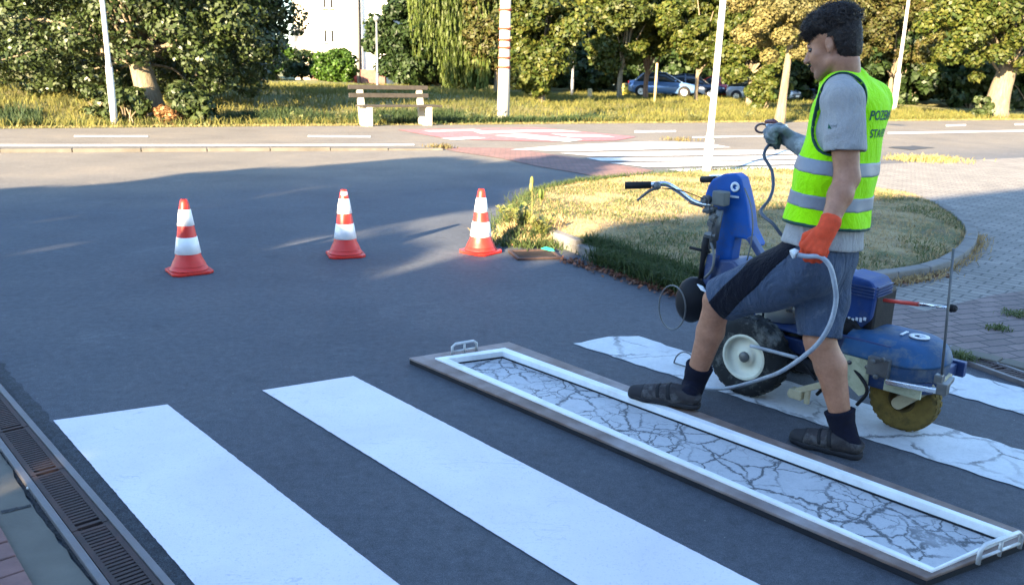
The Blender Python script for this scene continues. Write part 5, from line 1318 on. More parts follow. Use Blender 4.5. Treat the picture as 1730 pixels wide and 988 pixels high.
# tall console column with rounded blue panel
yc = .30
def CP(px, py, y=yc): return MP(px, py, y)
outl = [CP(1203, 303), CP(1222, 294), CP(1240, 293), CP(1250, 300), CP(1256, 322), CP(1262, 350), CP(1266, 385), CP(1280, 415), CP(1274, 420), CP(1258, 405), CP(1240, 402), CP(1234, 440), CP(1226, 470), CP(1214, 474), CP(1208, 440), CP(1206, 400), CP(1200, 360), CP(1190, 330), CP(1196, 312)]
cs = MB(); cs.extrude([(p.x, p.y, p.z) for p in outl], (0, .09, 0)); con = cs.build('console', M_BLUE, mach, bevel=.012)
low = MB(); la = [CP(1192, 480, .26), CP(1210, 440, .26), CP(1236, 440, .26), CP(1300, 500, .26), CP(1300, 560, .26), CP(1195, 560, .26)]
low.extrude([(p.x, p.y, p.z) for p in la], (0, .2, 0)); low.build('pump_housing', M_BLUED, mach, bevel=.012)
lg = MB(); lg.bar(CP(1268, 400, .30), CP(1286, 430, .30), .05, .03); lg.bar(CP(1206, 430, .25), CP(1190, 500, .25), .05, .05); lg.build('console_leg', M_BLUED, mach, bevel=.006)
e = CP(1242, 316, yc - .004)
eb = MB(); eb.lathe([(.013, 0), (.013, -.003), (.026, -.003), (.026, 0)], e, (0, 1, 0), 18); eb.box(e + Vector((.012, -.001, -.002)), (.014, .005, .008)); eb.box(e + Vector((.002, -.001, -.05)), (.05, .004, .010)); eb.build('emblem', M_DECAL, con)
# grey controls on the operator's side of the console
ct = MB(); c0 = CP(1218, 335, .24); ct.box(c0, (.075, .06, .075)); ct.build('control_box', plain('grey_box', (.15, .155, .145), .65, 0, .15, 10, .2, dirt=(.05, .05, .05), dirt_scale=20), mach, bevel=.008)
pm = MB()
for (p, r, ax) in (((1193, 338), .026, (0, 1, 0)), ((1197, 355), .022, (1, 0, .3)), ((1204, 376), .026, (0, 1, .2)), ((1200, 397), .02, (1, 0, 0)), ((1210, 366), .018, (0, 1, 0))):
    c = CP(*p, .21); pm.lathe([(.001, -.03), (r * .6, -.03), (r * .6, -.012), (r, -.012), (r, .016), (r * .7, .016), (r * .7, .034), (.001, .034)], c, ax, 6 if r < .024 else 12, smooth=False)
for q in ((1196, 347, .028, .03, .05), (1206, 387, .03, .03, .045)): pm.box(CP(q[0], q[1], .23), q[2:], rz=.3)
pm.tube([CP(1205, 350, .23), CP(1203, 420, .23)], .022, 10); pm.tube([CP(1216, 355, .22), CP(1207, 405, .22)], .02, 10); pm.build('valve_block', M_METAL, mach)
pg = MB(); pg.tube([CP(1195, 400, .22), CP(1192, 418, .22), CP(1187, 440, .22), CP(1184, 470, .22)], [.022, .024, .014, .014], 10); pg.tube([CP(1165, 418, .18), CP(1200, 426, .22)], .008, 8); pg.build('lever', M_BLACK, mach)
cb = MB()
cb.tube(bez([CP(1148, 345, .1), CP(1162, 343, .12), CP(1185, 350, .2), CP(1195, 355, .22)][1:], 10), .003, 6)
cb.tube(bez([CP(1258, 318, .3), CP(1268, 345, .28), CP(1272, 380, .26), CP(1268, 415, .26), CP(1262, 440, .26)], 16), .004, 6)
cb.tube(bez([CP(1201, 410, .2), CP(1206, 430, .19), CP(1203, 455, .18), CP(1190, 470, .18)], 12), .007, 6)
cb.build('cable', M_METAL, mach)
# handlebar: chrome tube rising from the stem and sweeping back to a black grip
hb_ = MB(); hp = [CP(1205, 347, .24), CP(1186, 345, .19), CP(1168, 339, .14), CP(1148, 324, .08), CP(1128, 312, .02), CP(1112, 311, -.02), CP(1096, 313, -.05)]
hb_.tube(bez(hp, 30), .0135, 10); hbar = hb_.build('handlebar', M_CHROME, mach)
MB().tube([CP(1100, 312.5, -.045), CP(1080, 313, -.08), CP(1056, 313.5, -.12)], [.018, .019, .019], 12).build('grip', M_BLACK, mach)
bl_ = MB(); bl_.tube(bez([CP(1112, 316, -.03), CP(1098, 322, -.05), CP(1086, 331, -.08), CP(1076, 339, -.1)], 8), [.012, .009, .008, .007, .007, .006, .006, .006, .006][:len(bez([CP(1112, 316, -.03), CP(1098, 322, -.05), CP(1086, 331, -.08), CP(1076, 339, -.1)], 8))], 8)
bl_.ball(CP(1110, 314, -.03), .022, 8, 6); bl_.build('brake_lever', M_METAL, mach)
MB().tube(bez([CP(1118, 318, -.02), CP(1150, 322, .06), CP(1176, 331, .14), CP(1192, 338, .2)], 14), .003, 6).build('brake_cable', M_BLACK, mach)
rg = MB(); rg.tube(bez([CP(1236, 300, .42), CP(1215, 299, .5), CP(1200, 299, .56)], 8), .0135, 10); rg.build('handlebar', M_CHROME, mach)
MB().tube([CP(1208, 303, .34), CP(1186, 303.5, .36)], [.016, .018], 12).build('grip', M_BLACK, mach)
# black hose bag on the near side with a wire loop
hbg = MB(); q = MP(1170, 506, .2); hbg.ball(q, (.085, .1, .125), 16, 12); hbg.build('hose_bag', M_BLACK, mach)
wl_ = MB(); wl_.tube([Vector((q.x - .05 + .085 * math.cos(t), .09, q.z - .035 + .12 * math.sin(t))) for t in [i * .2618 for i in range(24)]], .004, 6, closed=True); wl_.build('wire_loop', M_METAL, mach)
wl2 = MB(); q2 = MP(1158, 622, .12); wl2.tube([Vector((q2.x + .075 * math.cos(t), .12, max(.012, q2.z + .09 * math.sin(t)))) for t in [i * .2618 for i in range(24)]], .004, 6, closed=True); wl2.build('wire_loop', M_METAL, mach)
wt = MB(); wt.extrude([MP(1177, 480, .1), MP(1186, 484, .1), MP(1192, 494, .1), MP(1184, 490, .1)], (0, .01, 0)); wt.build('tag', M_DECAL, mach)
# grey supply hose along the wheel
sh_ = MB(); sh_.tube(bez([MP(1268, 584, -.03), MP(1300, 592, -.03), MP(1330, 600, -.04), MP(1346, 604, -.05)], 14), .009, 8); sh_.build('supply_hose', plain('grey_hose', (.33, .36, .40), .5, 0, .15, 20, .2), mach)

cl2 = MB()
for a in ([(.02, .14, .34), (.12, .10, .30), (.26, .09, .22), (.34, .08, .16)], [(.30, .10, .40), (.38, .06, .32), (.42, .05, .20), (.36, .06, .10)], [(.10, .2, .42), (.22, .12, .44), (.36, .10, .38), (.50, .12, .34)], [(.46, .06, .30), (.55, .03, .26), (.60, .02, .20), (.56, .03, .12)]):
    cl2.tube(bez([Vector(q) for q in a], 15), .008, 7)
cl2.build('hydraulic_hose', M_BLACK, mach)
md = MB(); md.box((.36, .3, .20), (.30, .22, .12)); md.box((.5, .2, .24), (.12, .1, .10)); md.tube([(.22, .12, .2), (.44, .12, .2)], .035, 12); md.build('pump', M_BLACK, mach, bevel=.012)
gs = MB(); gs.lathe([(.001, -.02), (.03, -.02), (.03, .02), (.001, .02)], (.40, .06, .40), (0, 1, 0), 12); gs.lathe([(.001, 0), (.02, 0), (.02, .05), (.001, .05)], (.30, .09, .36), n=10); gs.build('gauge', M_METAL, mach)
# ================================================================== signed distance bodies -> one continuous surface
def A(v): return np.array(v, float)
def cap(a, b, ra, rb): return ('c', A(a), A(b), ra, rb)
def ecap(a, b, ra, rb, l, s): return ('e', A(a), A(b), ra, rb, A(l), s)
def ell(c, r, M=None): return ('l', A(c), A(r), np.eye(3) if M is None else np.array(M))
def prim_d(p, X):
    if p[0] in 'ce':
        a, b, ra, rb = p[1:5]; Q = X - a; d = b - a
        if p[0] == 'e':
            l, s = p[5], p[6]; k = (1 - 1 / s)
            Q = Q - (Q @ l)[..., None] * l * k; d = d - (d @ l) * l * k
        t = np.clip((Q @ d) / max(d @ d, 1e-12), 0, 1)
        return np.linalg.norm(Q - t[..., None] * d, axis=-1) - (ra + (rb - ra) * t)
    c, r, M = p[1:]
    q = (X - c) @ M                       # columns of M are the local axes
    k0 = np.linalg.norm(q / r, axis=-1); k1 = np.linalg.norm(q / (r * r), axis=-1)
    return k0 * (k0 - 1) / np.maximum(k1, 1e-9)
def prim_box(p):
    if p[0] in 'ce':
        r = max(p[3], p[4]) * (p[6] if p[0] == 'e' else 1)
        return np.minimum(p[1], p[2]) - r, np.maximum(p[1], p[2]) + r
    r = max(p[2]); return p[1] - r, p[1] + r
def surface_nets(F, o, h):
    S = F < 0
    n = np.array(F.shape) - 1
    cnt = np.zeros(n, np.int8)
    cs = [(i, j, k) for i in (0, 1) for j in (0, 1) for k in (0, 1)]
    sl = lambda c: tuple(slice(c[a], c[a] + n[a]) for a in range(3))
    for c in cs: cnt += S[sl(c)]
    act = (cnt > 0) & (cnt < 8); ix = np.argwhere(act)
    acc = np.zeros((len(ix), 3)); num = np.zeros(len(ix))
    for c in cs:
        for a in range(3):
            if c[a]: continue
            e = list(c); e[a] = 1
            p = F[tuple((ix + c).T)]; q = F[tuple((ix + e).T)]
            m = (p < 0) != (q < 0); t = np.where(m, p / np.where(m, p - q, 1), 0)
            pos = np.array(c, float) + t[:, None] * (np.array(e) - np.array(c))
            acc += pos * m[:, None]; num += m
    V = o + h * (ix + acc / num[:, None])
    idm = -np.ones(n, np.int64); idm[act] = np.arange(len(ix))
    Q = []
    for a in range(3):
        b, c = (a + 1) % 3, (a + 2) % 3
        lo = [slice(None)] * 3; hi = [slice(None)] * 3
        lo[a] = slice(0, -1); hi[a] = slice(1, None)
        ch = S[tuple(lo)] != S[tuple(hi)]
        e = np.argwhere(ch); e = e[(e[:, b] > 0) & (e[:, c] > 0) & (e[:, b] < n[b]) & (e[:, c] < n[c]) & (e[:, a] < n[a])]
        def cell(db, dc):
            q = e.copy(); q[:, b] -= db; q[:, c] -= dc; return idm[tuple(q.T)]
        f = np.stack([cell(1, 1), cell(0, 1), cell(0, 0), cell(1, 0)], -1)
        fl = ~S[tuple(e.T)]; f[fl] = f[fl][:, ::-1]
        Q.append(f)
    return V, np.concatenate(Q)
def sdf(prims, h, k=.02, kk=None, cut=None, cutx=None, sub=(), inter=None, noise_amp=0.0, noise_scale=9.0, pad=.02):
    bx = [prim_box(p) for p in prims]
    lo = np.min([b[0] for b in bx], 0) - pad - k; hi = np.max([b[1] for b in bx], 0) + pad + k
    N = np.ceil((hi - lo) / h).astype(int) + 1
    ax = [lo[i] + h * np.arange(N[i]) for i in range(3)]
    F = np.full(N, .2, np.float64)
    k0_ = k
    for pi, (p, (a, b)) in enumerate(zip(prims, bx)):
        k = kk(pi) if kk else k0_
        m = k + .03
        s = tuple(slice(max(0, int((a[i] - m - lo[i]) / h)), min(N[i], int((b[i] + m - lo[i]) / h) + 2)) for i in range(3))
        X = np.stack(np.meshgrid(*[ax[i][s[i]] for i in range(3)], indexing='ij'), -1)
        d = prim_d(p, X); f = F[s]
        g = np.maximum(k - np.abs(f - d), 0) / k
        F[s] = np.minimum(f, d) - g * g * k * .25
    cut = (cut or []) + ([cutx] if cutx else [])
    if cut or sub or inter or noise_amp:
        X = np.stack(np.meshgrid(*ax, indexing='ij'), -1)
        if noise_amp:
            q = X * noise_scale
            F = F + noise_amp * (np.sin(q[..., 0] * 1.7 + 2.1 * np.sin(q[..., 2] * .9)) * np.sin(q[..., 2] * 1.3 + 1.4 * np.sin(q[..., 1] * 1.1)) + .5 * np.sin(q[..., 1] * 2.9 + q[..., 2] * 2.3 + 1.3 * np.sin(q[..., 0] * 2.1)))
        if cut:
            for c in cut: F = np.maximum(F, c(X))
        for p in sub: F = np.maximum(F, -prim_d(p, X))
        if inter is not None:
            g = np.full(F.shape, 1.0)
            for p in inter: g = np.minimum(g, prim_d(p, X))
            F = np.maximum(F, g)
    F[0] = F[-1] = .2; F[:, 0] = F[:, -1] = .2; F[:, :, 0] = F[:, :, -1] = .2
    return surface_nets(F, lo, h)
def relax(V, F, it=2, lam=.5):
    e = np.concatenate([F[:, [0, 1]], F[:, [1, 2]], F[:, [2, 3]], F[:, [3, 0]]]); e = np.concatenate([e, e[:, ::-1]])
    for _ in range(it):
        s = np.zeros_like(V); np.add.at(s, e[:, 0], V[e[:, 1]]); c = np.bincount(e[:, 0], minlength=len(V))[:, None]
        V = V + lam * (s / np.maximum(c, 1) - V)
    return V
def grow(prims, r): return [(p[:3] + (p[3] + r, p[4] + r) + p[5:]) if p[0] in 'ce' else (p[0], p[1], p[2] + r, p[3]) for p in prims]
def half(n, p):   # keep the side where (x-p).n < 0
    n = A(n); n = n / np.linalg.norm(n); p = A(p); return lambda X: (X - p) @ n

# ================================================================== the worker
MANO = G(1275, 725); 
man = empty('person', MANO, 0, 'young dark-haired man in yellow reflective vest and blue shorts stepping along the stencil frame', 'person')
mo = A(MANO)
def flesh(name, prims, h, mat, parent=None, it=2, **kw):
    V, F = sdf(prims, h, **kw); V = relax(V, F, it) - mo
    return link_mesh(name, np_mesh(name, V, F, True), mat, parent or man)
FW = A((-.72, .69, 0)); FW /= np.linalg.norm(FW); LT = A((-FW[1], FW[0], 0)); RT = -LT; UPV = A((0, 0, 1))
p_ = lambda px, py, Y: A(P(px, py, Y))
pel, wai, rib, che, nec = p_(1384, 432, 3.30), p_(1394, 385, 3.30), p_(1411, 300, 3.31), p_(1437, 190, 3.33), p_(1427, 122, 3.33)
# pull the torso axis to the middle of the trunk
axis = (che - pel) / np.linalg.norm(che - pel)
shL, elL, wrL = p_(1424, 170, 3.17), p_(1431, 300, 3.10), p_(1397, 388, 3.0)
shR = che + RT * .185 + UPV * .035; elR = A((1.43, 3.53, 1.13)); wrR = p_(1342, 240, 3.80)
hipL, knL, anL = pel + LT * .085 - UPV * .03, p_(1213, 508, 3.50), p_(1168, 660, 3.62)
hipR, knR, anR = pel + RT * .085 - UPV * .03, p_(1385, 572, 3.27), p_(1424, 722, 3.20)
cfL, cfR = p_(1200, 560, 3.56), p_(1403, 618, 3.25)
# head frame: turned a little further left than the body, chin down
HF = A((-.76, .60, -.30)); HF /= np.linalg.norm(HF); HL = np.cross(UPV, HF); HL /= np.linalg.norm(HL); HU = np.cross(HF, HL)
HM = np.stack([HF, HL, HU], 1); HS = .93
HO = p_(1398, 76, 3.26) - HL * .079 * HS
hp3 = lambda x, y, z: HO + HM @ (A((x, y, z)) * HS)
def hell(c, r): return ell(hp3(*c), A(r) * HS, HM)
def hcap(a, b, ra, rb): return cap(hp3(*a), hp3(*b), ra * HS, rb * HS)
head = [hell((-.012, 0, .045), (.098, .076, .092)), hell((.045, 0, -.028), (.058, .06, .082)), hcap((.0, .044, -.06), (.07, .018, -.100), .026, .02), hcap((.0, -.044, -.06), (.07, -.018, -.100), .026, .02), hcap((.074, .008, -.103), (.074, -.008, -.103), .02, .02)]
head += [hcap((-.028, 0, -.03), (-.03, 0, -.12), .052, .052)]
face = [hcap((.094, 0, .015), (.121, 0, -.030), .008, .0125), hcap((.112, .009, -.034), (.112, -.009, -.034), .009, .009), hcap((.086, .03, .022), (.092, .008, .02), .012, .012), hcap((.086, -.03, .022), (.092, -.008, .02), .012, .012), hell((.098, 0, -.064), (.012, .022, .006)), hell((.096, 0, -.076), (.012, .02, .007)), hcap((.06, .045, -.02), (.075, .035, -.03), .016, .014), hcap((.06, -.045, -.02), (.075, -.035, -.03), .016, .014)]
ears = [hell((-.008, s * .081, .0), (.0175, .0075, .030)) for s in (1, -1)] + [hell((-.003, s * .078, -.026), (.009, .008, .010)) for s in (1, -1)]
body = head + face + ears + [cap(hp3(-.03, 0, -.08), nec - UPV * .02, .052, .062)]
torso = [ecap(che, rib, .098, .106, LT, 1.55), ecap(rib, wai, .106, .108, LT, 1.42), ecap(wai, pel, .108, .116, LT, 1.4)]
shoulders = [cap(nec - UPV * .05, shL, .06, .062), cap(nec - UPV * .05, shR, .06, .062)]
armL = [cap(shL, shL * .5 + elL * .5, .058, .052), cap(shL * .5 + elL * .5, elL, .052, .044), cap(elL, elL * .65 + wrL * .35, .045, .044), cap(elL * .65 + wrL * .35, wrL, .043, .029)]
armR = [cap(shR, elR, .056, .044), cap(elR, elR * .6 + wrR * .4, .044, .042), cap(elR * .6 + wrR * .4, wrR, .042, .029)]
legL = [cap(hipL, knL, .085, .060), cap(knL, cfL, .058, .060), cap(cfL, anL, .060, .036), cap(knL + FW * .02, knL + FW * .012 - UPV * .05, .045, .04)]
legR = [cap(hipR, knR, .085, .060), cap(knR, cfR, .058, .062), cap(cfR, anR, .062, .036), cap(knR + FW * .02, knR + FW * .012 - UPV * .05, .045, .04)]
def mat_skin():
    m, nt, b, out = newmat('skin'); v = coords(nt)
    n = tex_noise(nt, v, 14, 5, .6)
    c = ramp(nt, n, [(.3, (.32, .142, .078)), (.7, (.41, .195, .115))]).outputs[0]
    jaw = nt.nodes.new('ShaderNodeVectorMath'); jaw.operation = 'DISTANCE'; jaw.inputs[1].default_value = tuple(hp3(.066, 0, -.088) - mo); nt.links.new(v, jaw.inputs[0])
    k = nt.nodes.new('ShaderNodeMapRange'); k.inputs[1].default_value = .075; k.inputs[2].default_value = .045; k.inputs[4].default_value = .5; nt.links.new(jaw.outputs['Value'], k.inputs[0])
    c = mixc(nt, k.outputs[0], c, (.13, .075, .055))
    c = mixc(nt, .8, c, ramp(nt, tex_noise(nt, v, 60, 5, .7), [(.3, (.82, .78, .76)), (.65, (1.1, 1.1, 1.1))]).outputs[0], 'MULTIPLY')
    nt.links.new(c, b.inputs['Base Color']); b.inputs['Roughness'].default_value = .55
    b.inputs['Subsurface Weight'].default_value = .12; b.inputs['Subsurface Radius'].default_value = (.02, .008, .004); b.inputs['Subsurface Scale'].default_value = .4
    bump(nt, b, tex_noise(nt, v, 160, 3), .12, .003); return m
M_SKIN = mat_skin()

# ---- hands: a palm, four unequal curled fingers and a thumb
def hand(W, d, n, curl=(50, 65, 45), sc=1.0, thumb=1, spread=.0, r=.0095, idx_curl=None):
    """W wrist, d towards the knuckles, n out of the back of the hand; curls in degrees; thumb=+1/-1 side"""
    d = A(d) / np.linalg.norm(d); n = A(n); n = n - d * (n @ d); n /= np.linalg.norm(n); s = np.cross(d, n) * thumb
    pr = []
    for i in range(4):
        o = (1.5 - i) * .0205 * sc
        pr.append(cap(W + s * o * .55 + d * .012, W + s * o + d * (.088 - abs(i - 1.2) * .005) * sc, .0165 * sc, .0125 * sc))
    pr.append(cap(W - d * .03, W + d * .02, .029 * sc, .026 * sc))
    Ls = ((.042, .026, .021), (.046, .030, .023), (.043, .028, .022), (.034, .021, .019))
    for i in range(4):
        o = (1.5 - i) * .0205 * sc; p = W + s * o + d * (.090 - abs(i - 1.2) * .005) * sc; ang = 0
        cu = idx_curl if (idx_curl and i == 0) else curl
        for L, c in zip(Ls[i], cu):
            ang += math.radians(c + i * 2); v = d * math.cos(ang) - n * math.sin(ang) + s * spread * (1.5 - i)
            q = p + v * L * sc; pr.append(cap(p, q, r * sc, (r - .0012) * sc)); p = q
    t0 = W + s * .026 * sc + d * .022 * sc - n * .008; t1 = t0 + (d * .55 + s * .6 - n * .45) * .045 * sc; t2 = t1 + (d * .8 - s * .05 - n * .5) * .034 * sc; t3 = t2 + (d * .6 - s * .6 - n * .4) * .026 * sc
    pr += [cap(t0, t1, .016 * sc, .0125 * sc), cap(t1, t2, .0125 * sc, .011 * sc), cap(t2, t3, .011 * sc, .0095 * sc)]
    return pr
# left hand: orange glove closed round the hose, right hand: grey-blue glove on the spray gun
dL = p_(1366, 432, 2.98) - wrL
handL = hand(wrL, dL, A((-.25, -.95, .1)) + FW * .4, (58, 75, 50), 1.06, thumb=1, r=.0105)
dR = p_(1312, 222, 3.86) - wrR
handR = hand(wrR, dR, UPV * .5 + A((.45, .6, 0)), (60, 80, 50), 1.1, thumb=-1, r=.011)
flesh('body', body + torso + shoulders + armL + armR + legL + legR + grow(hand(wrL, dL, A((-.25, -.95, .1)) + FW * .4, (58, 75, 50), 1.0), -.002) + grow(hand(wrR, dR, UPV * .5 + A((.45, .6, 0)), (60, 80, 50), 1.0, thumb=-1), -.002), .0042, M_SKIN, k=.018, it=1, kk=lambda i: .018 if i < len(head) else .009 if i < len(head) + len(face) else .0045 if i < len(head) + len(face) + len(ears) else .018,
      sub=[hell((.104, s * .036, .004), (.016, .016, .010)) for s in (1, -1)] + [hell((-.005, s * .0905, .003), (.0105, .0065, .019)) for s in (1, -1)])
M_ORANGE = plain('orange_knit_glove', (.66, .075, .03), .8, 0, .14, 60, .5)
M_GREYGLOVE = plain('grey_work_glove', (.16, .18, .20), .8, 0, .25, 26, .5, dirt=(.45, .48, .50), dirt_scale=14, dirt_amt=.7)
fL = (elL - wrL) / np.linalg.norm(elL - wrL); fR = (elR - wrR) / np.linalg.norm(elR - wrR)
flesh('glove', grow(handL, .003) + [cap(wrL, wrL + fL * .055, .036, .0375)], .003, M_ORANGE, k=.006, it=1, cut=[half(fL, wrL + fL * .05)])
flesh('glove', grow(handR, .004) + [cap(wrR, wrR + fR * .09, .042, .05)], .003, M_GREYGLOVE, k=.008, it=1, cut=[half(fR, wrR + fR * .085)])
# ---- hair: short at the sides, thick and curly on top
hairp = [hell((-.010, 0, .070), (.100, .080, .068)), hell((.038, 0, .092), (.056, .064, .044)), hell((-.044, 0, .046), (.072, .078, .082))]
rg = np.random.default_rng(3)
curls = []
for _ in range(230):
    d = rg.normal(0, 1, 3); d[2] = abs(d[2]); d /= np.linalg.norm(d); q = A((-.012, 0, .074)) + d * A((.098, .078, .068)) * rg.uniform(.93, 1.05)
    if q[0] < -.06 and q[2] < .09: continue
    curls.append(hell(q, rg.uniform(.009, .019, 3)))
for _ in range(26):
    curls.append(hell((rg.uniform(.072, .094), rg.uniform(-.05, .05), rg.uniform(.058, .105)), rg.uniform(.008, .015, 3)))
back = [hell((-.030, 0, .018), (.082, .080, .090)), hell((-.050, 0, -.02), (.056, .064, .072))]
M_HAIR = plain('dark_brown_hair', (.014, .010, .010), .6, 0, .5, 90, 1.0, spec=.35)
M_STRAND = leafy('hair_strand', [(.008, .006, .006), (.03, .02, .017), (.04, .027, .022), (.010, .008, .008)], .55, .03)
upper = lambda X: -((X - HO) @ HM[:, 2] / HS - (.052 - .0 * ((X - HO) @ HM[:, 0])))
def hairline(X):
    q = (X - HO) @ HM / HS; x, z = q[..., 0], q[..., 2]
    lim = np.where(x > .02, .052, np.where(x > -.028, .030, -.072 + .3 * np.maximum(0, -x - .09)))
    return lim - z
flesh('hair', hairp + back + curls, .0045, M_HAIR, k=.010, it=0, cut=[hairline], noise_amp=.0012, noise_scale=120)
def strands():
    me = [c for c in man.children if c.name.startswith('hair')][0].data
    rgs = np.random.default_rng(11); V = np.array([v.co[:] for v in me.vertices]) + mo; N_ = np.array([v.normal[:] for v in me.vertices])
    q = (V - HO) @ HM / HS; keep = np.where(q[:, 2] > -.06)[0]; idx = rgs.choice(keep, 9000); out = []
    for i in idx:
        z = q[i, 2]; top = z > .075 or q[i, 0] > .05; L = rgs.uniform(.012, .030) if top else rgs.uniform(.005, .011)
        n = N_[i]; t = np.cross(n, rgs.normal(0, 1, 3)); t = t / (np.linalg.norm(t) + 1e-9) - HM[:, 2] * (.15 if top else 1.1) + HM[:, 0] * (.2 if top else -.3)
        t -= n * (t @ n); t /= np.linalg.norm(t) + 1e-9; s_ = np.cross(n, t); w = .0013; p = V[i]
        for k in range(3):
            lift = (.75, .35, -.25) if top else (.35, .1, -.1)
            d = t * (1 - abs(lift[k]) * .5) + n * lift[k] + s_ * rgs.normal(0, .35); d /= np.linalg.norm(d); e = p + d * L / 2.2
            w2 = w * (1 - .28 * k); out += [p - s_ * w2, p + s_ * w2, e + s_ * w2 * .7, e - s_ * w2 * .7]; p = e
    out = np.array(out) - mo
    link_mesh('hair_strands', np_mesh('hair_strands', out, np.arange(len(out)).reshape(-1, 4)), M_STRAND, man)
strands()
flesh('eyebrow', [hcap((.100, s * .012, .030), (.082, s * .046, .030), .0045, .003) for s in (1,)], .0025, M_HAIR, k=.004, it=1)
flesh('eyebrow', [hcap((.100, s * .012, .030), (.082, s * .046, .030), .0045, .003) for s in (-1,)], .0025, M_HAIR, k=.004, it=1)
for s in (1, -1):
    flesh('eye', [hell((.080, s * .035, .004), (.0125, .0125, .0105))], .0025, plain('eye_dark', (.05, .04, .035), .2), k=.004, it=1)
flesh('moustache', [hcap((.108, .018, -.056), (.111, 0, -.052), .0045, .006), hcap((.111, 0, -.052), (.108, -.018, -.056), .006, .0045)], .0025, M_HAIR, k=.004, it=1)
# ---- clothes
M_SHIRT = cloth('heather_grey_cotton', (.34, .335, .335), .95, .08, .55, 7)
M_VEST = cloth('fluorescent_vest', (.34, .80, .0), .8, .05, .5, 6)
M_BANDG = plain('reflective_band', (.20, .22, .26), .5, 0, .06, 80, .2)
M_TRIM = plain('dark_piping', (.02, .06, .05), .7)
M_SHORT = cloth('blue_grey_shorts', (.054, .076, .122), .95, .18, .8, 8, dirt=(.22, .24, .27), dirt_amt=.3)
M_SHORTD = cloth('navy_panel', (.004, .005, .011), .95, .15, .6, 8, dirt=(.10, .11, .12), dirt_amt=.25)
M_SOCK = plain('navy_sock', (.007, .008, .018), .95, 0, .2, 60, .4)
M_SHOE = plain('grey_suede_shoe', (.040, .037, .040), .9, 0, .3, 22, .5, dirt=(.17, .17, .17), dirt_scale=14, dirt_amt=.5)
M_SOLE = plain('dark_sole', (.028, .028, .032), .8)
sleeveL = [cap(shL + (elL - shL) * .0, shL + (elL - shL) * .62, .076, .075)]
sleeveR = [cap(shR, shR + (elR - shR) * .62, .076, .078)]
aL = (elL - shL) / np.linalg.norm(elL - shL); aR = (elR - shR) / np.linalg.norm(elR - shR)
hemS = p_(1383, 414, 3.30); 
tshirt = grow(torso, .014) + [ecap(wai, pel, .140, .150, LT, 1.38)] + grow(shoulders, .012)
flesh('t_shirt', tshirt + sleeveL + sleeveR, .0055, M_SHIRT, k=.02, noise_amp=.0035, noise_scale=13,
      cut=[half(-axis * .8 - UPV * .2, hemS), lambda X: np.where(prim_d(cap(shR + aR * .08, elR, .12, .12), X) < 0, ((X - shR) @ aR) - .19, -1.0), lambda X: np.where(np.linalg.norm(X - shL - aL * .1, axis=-1) < .22, ((X - shL) @ (aL + A(FW) * .12)) - .185, -1.0)],
      sub=[cap(nec + A(FW) * .02, hp3(-.03, 0, -.05), .060, .085), cap(shL + aL * .16, shL + aL * .34, .062, .070)])
vest = grow(torso, .030) + [ecap(rib, wai, .138, .150, LT, 1.40), ecap(wai, wai + (pel - wai) * .9, .152, .160, LT, 1.38)] + grow(shoulders[:], .022)
armh = [ell(p_(1410, 178, 3.15), (.104, .128, .176), np.stack([FW, LT, axis], 1)), ell(p_(1445, 190, 3.40) + RT * .21, (.09, .11, .16), np.stack([FW, LT, axis], 1))]
hemV = p_(1392, 380, 3.30)
vcut = [half(-axis * .7 - UPV * .3, hemV)]
vsub = armh + [cap(nec + A(FW) * .03 + UPV * .01, hp3(-.01, 0, -.03), .062, .08)]
vo = flesh('vest', vest, .0055, M_VEST, k=.025, noise_amp=.0035, noise_scale=11, cut=vcut, sub=vsub)
vsubT = [ell(p[1], p[2] - A((.009, .009, .009)), p[3]) for p in armh]
# dark piping round the arm holes and along the hem
for p in armh:
    flesh('piping', grow(vest, .0018), .0045, M_TRIM, vo, k=.025, noise_amp=.0035, noise_scale=11, cut=vcut, sub=vsub, inter=[ell(p[1], p[2] + A((.010, .010, .010)), p[3])])
flesh('hem_piping', grow(vest, .0018), .0045, M_TRIM, vo, k=.025, noise_amp=.0035, noise_scale=11, cut=vcut + [half(axis * .7 + UPV * .3, hemV + UPV * .014)], sub=vsub)
bn_ = axis * .15 + UPV * .85 - A(FW) * .06; bn_ /= np.linalg.norm(bn_)
for (px, py) in ((1417, 284), (1405, 342)):
    c = p_(px, py, 3.19)
    flesh('reflective_band', grow(vest, .0030), .0045, M_BANDG, vo, k=.025, noise_amp=.0035, noise_scale=11, cut=vcut + [half(bn_, c + bn_ * .027), half(-bn_, c - bn_ * .027)], sub=vsub)
# ---- shorts with a dark side panel, hems open around the legs
hemL = knL + (hipL - knL) * .03; hemR = knR + (hipR - knR) * .02
lL = (knL - hipL) / np.linalg.norm(knL - hipL); lR = (knR - hipR) / np.linalg.norm(knR - hipR)
extL = knL + lL * .03; extR = knR + lR * .03
shorts = [ecap(wai, pel, .120, .132, LT, 1.36), cap(pel - UPV * .04, pel - UPV * .09 + FW * .05, .12, .10), cap(hipL, extL, .128, .096), cap(hipR - RT * .02, extR, .122, .084), cap(pel - UPV * .08 + FW * .07, (knL * .45 + hipL * .55) - UPV * .045, .09, .082)]
def legcut(h, n, c): return lambda X: np.where(np.linalg.norm(X - c, axis=-1) < .20, (X - h) @ n, -1.0)
scut = [half(UPV * .5 + axis * .5, wai + UPV * .0), legcut(hemL, lL + A(FW) * .0 + UPV * -.25, knL), legcut(hemR, lR, knR)]
ssub = [cap(hipL + (knL - hipL) * .75, knL + lL * .2, .070, .082), cap(hipR + (knR - hipR) * .75, knR + lR * .2, .066, .072)]
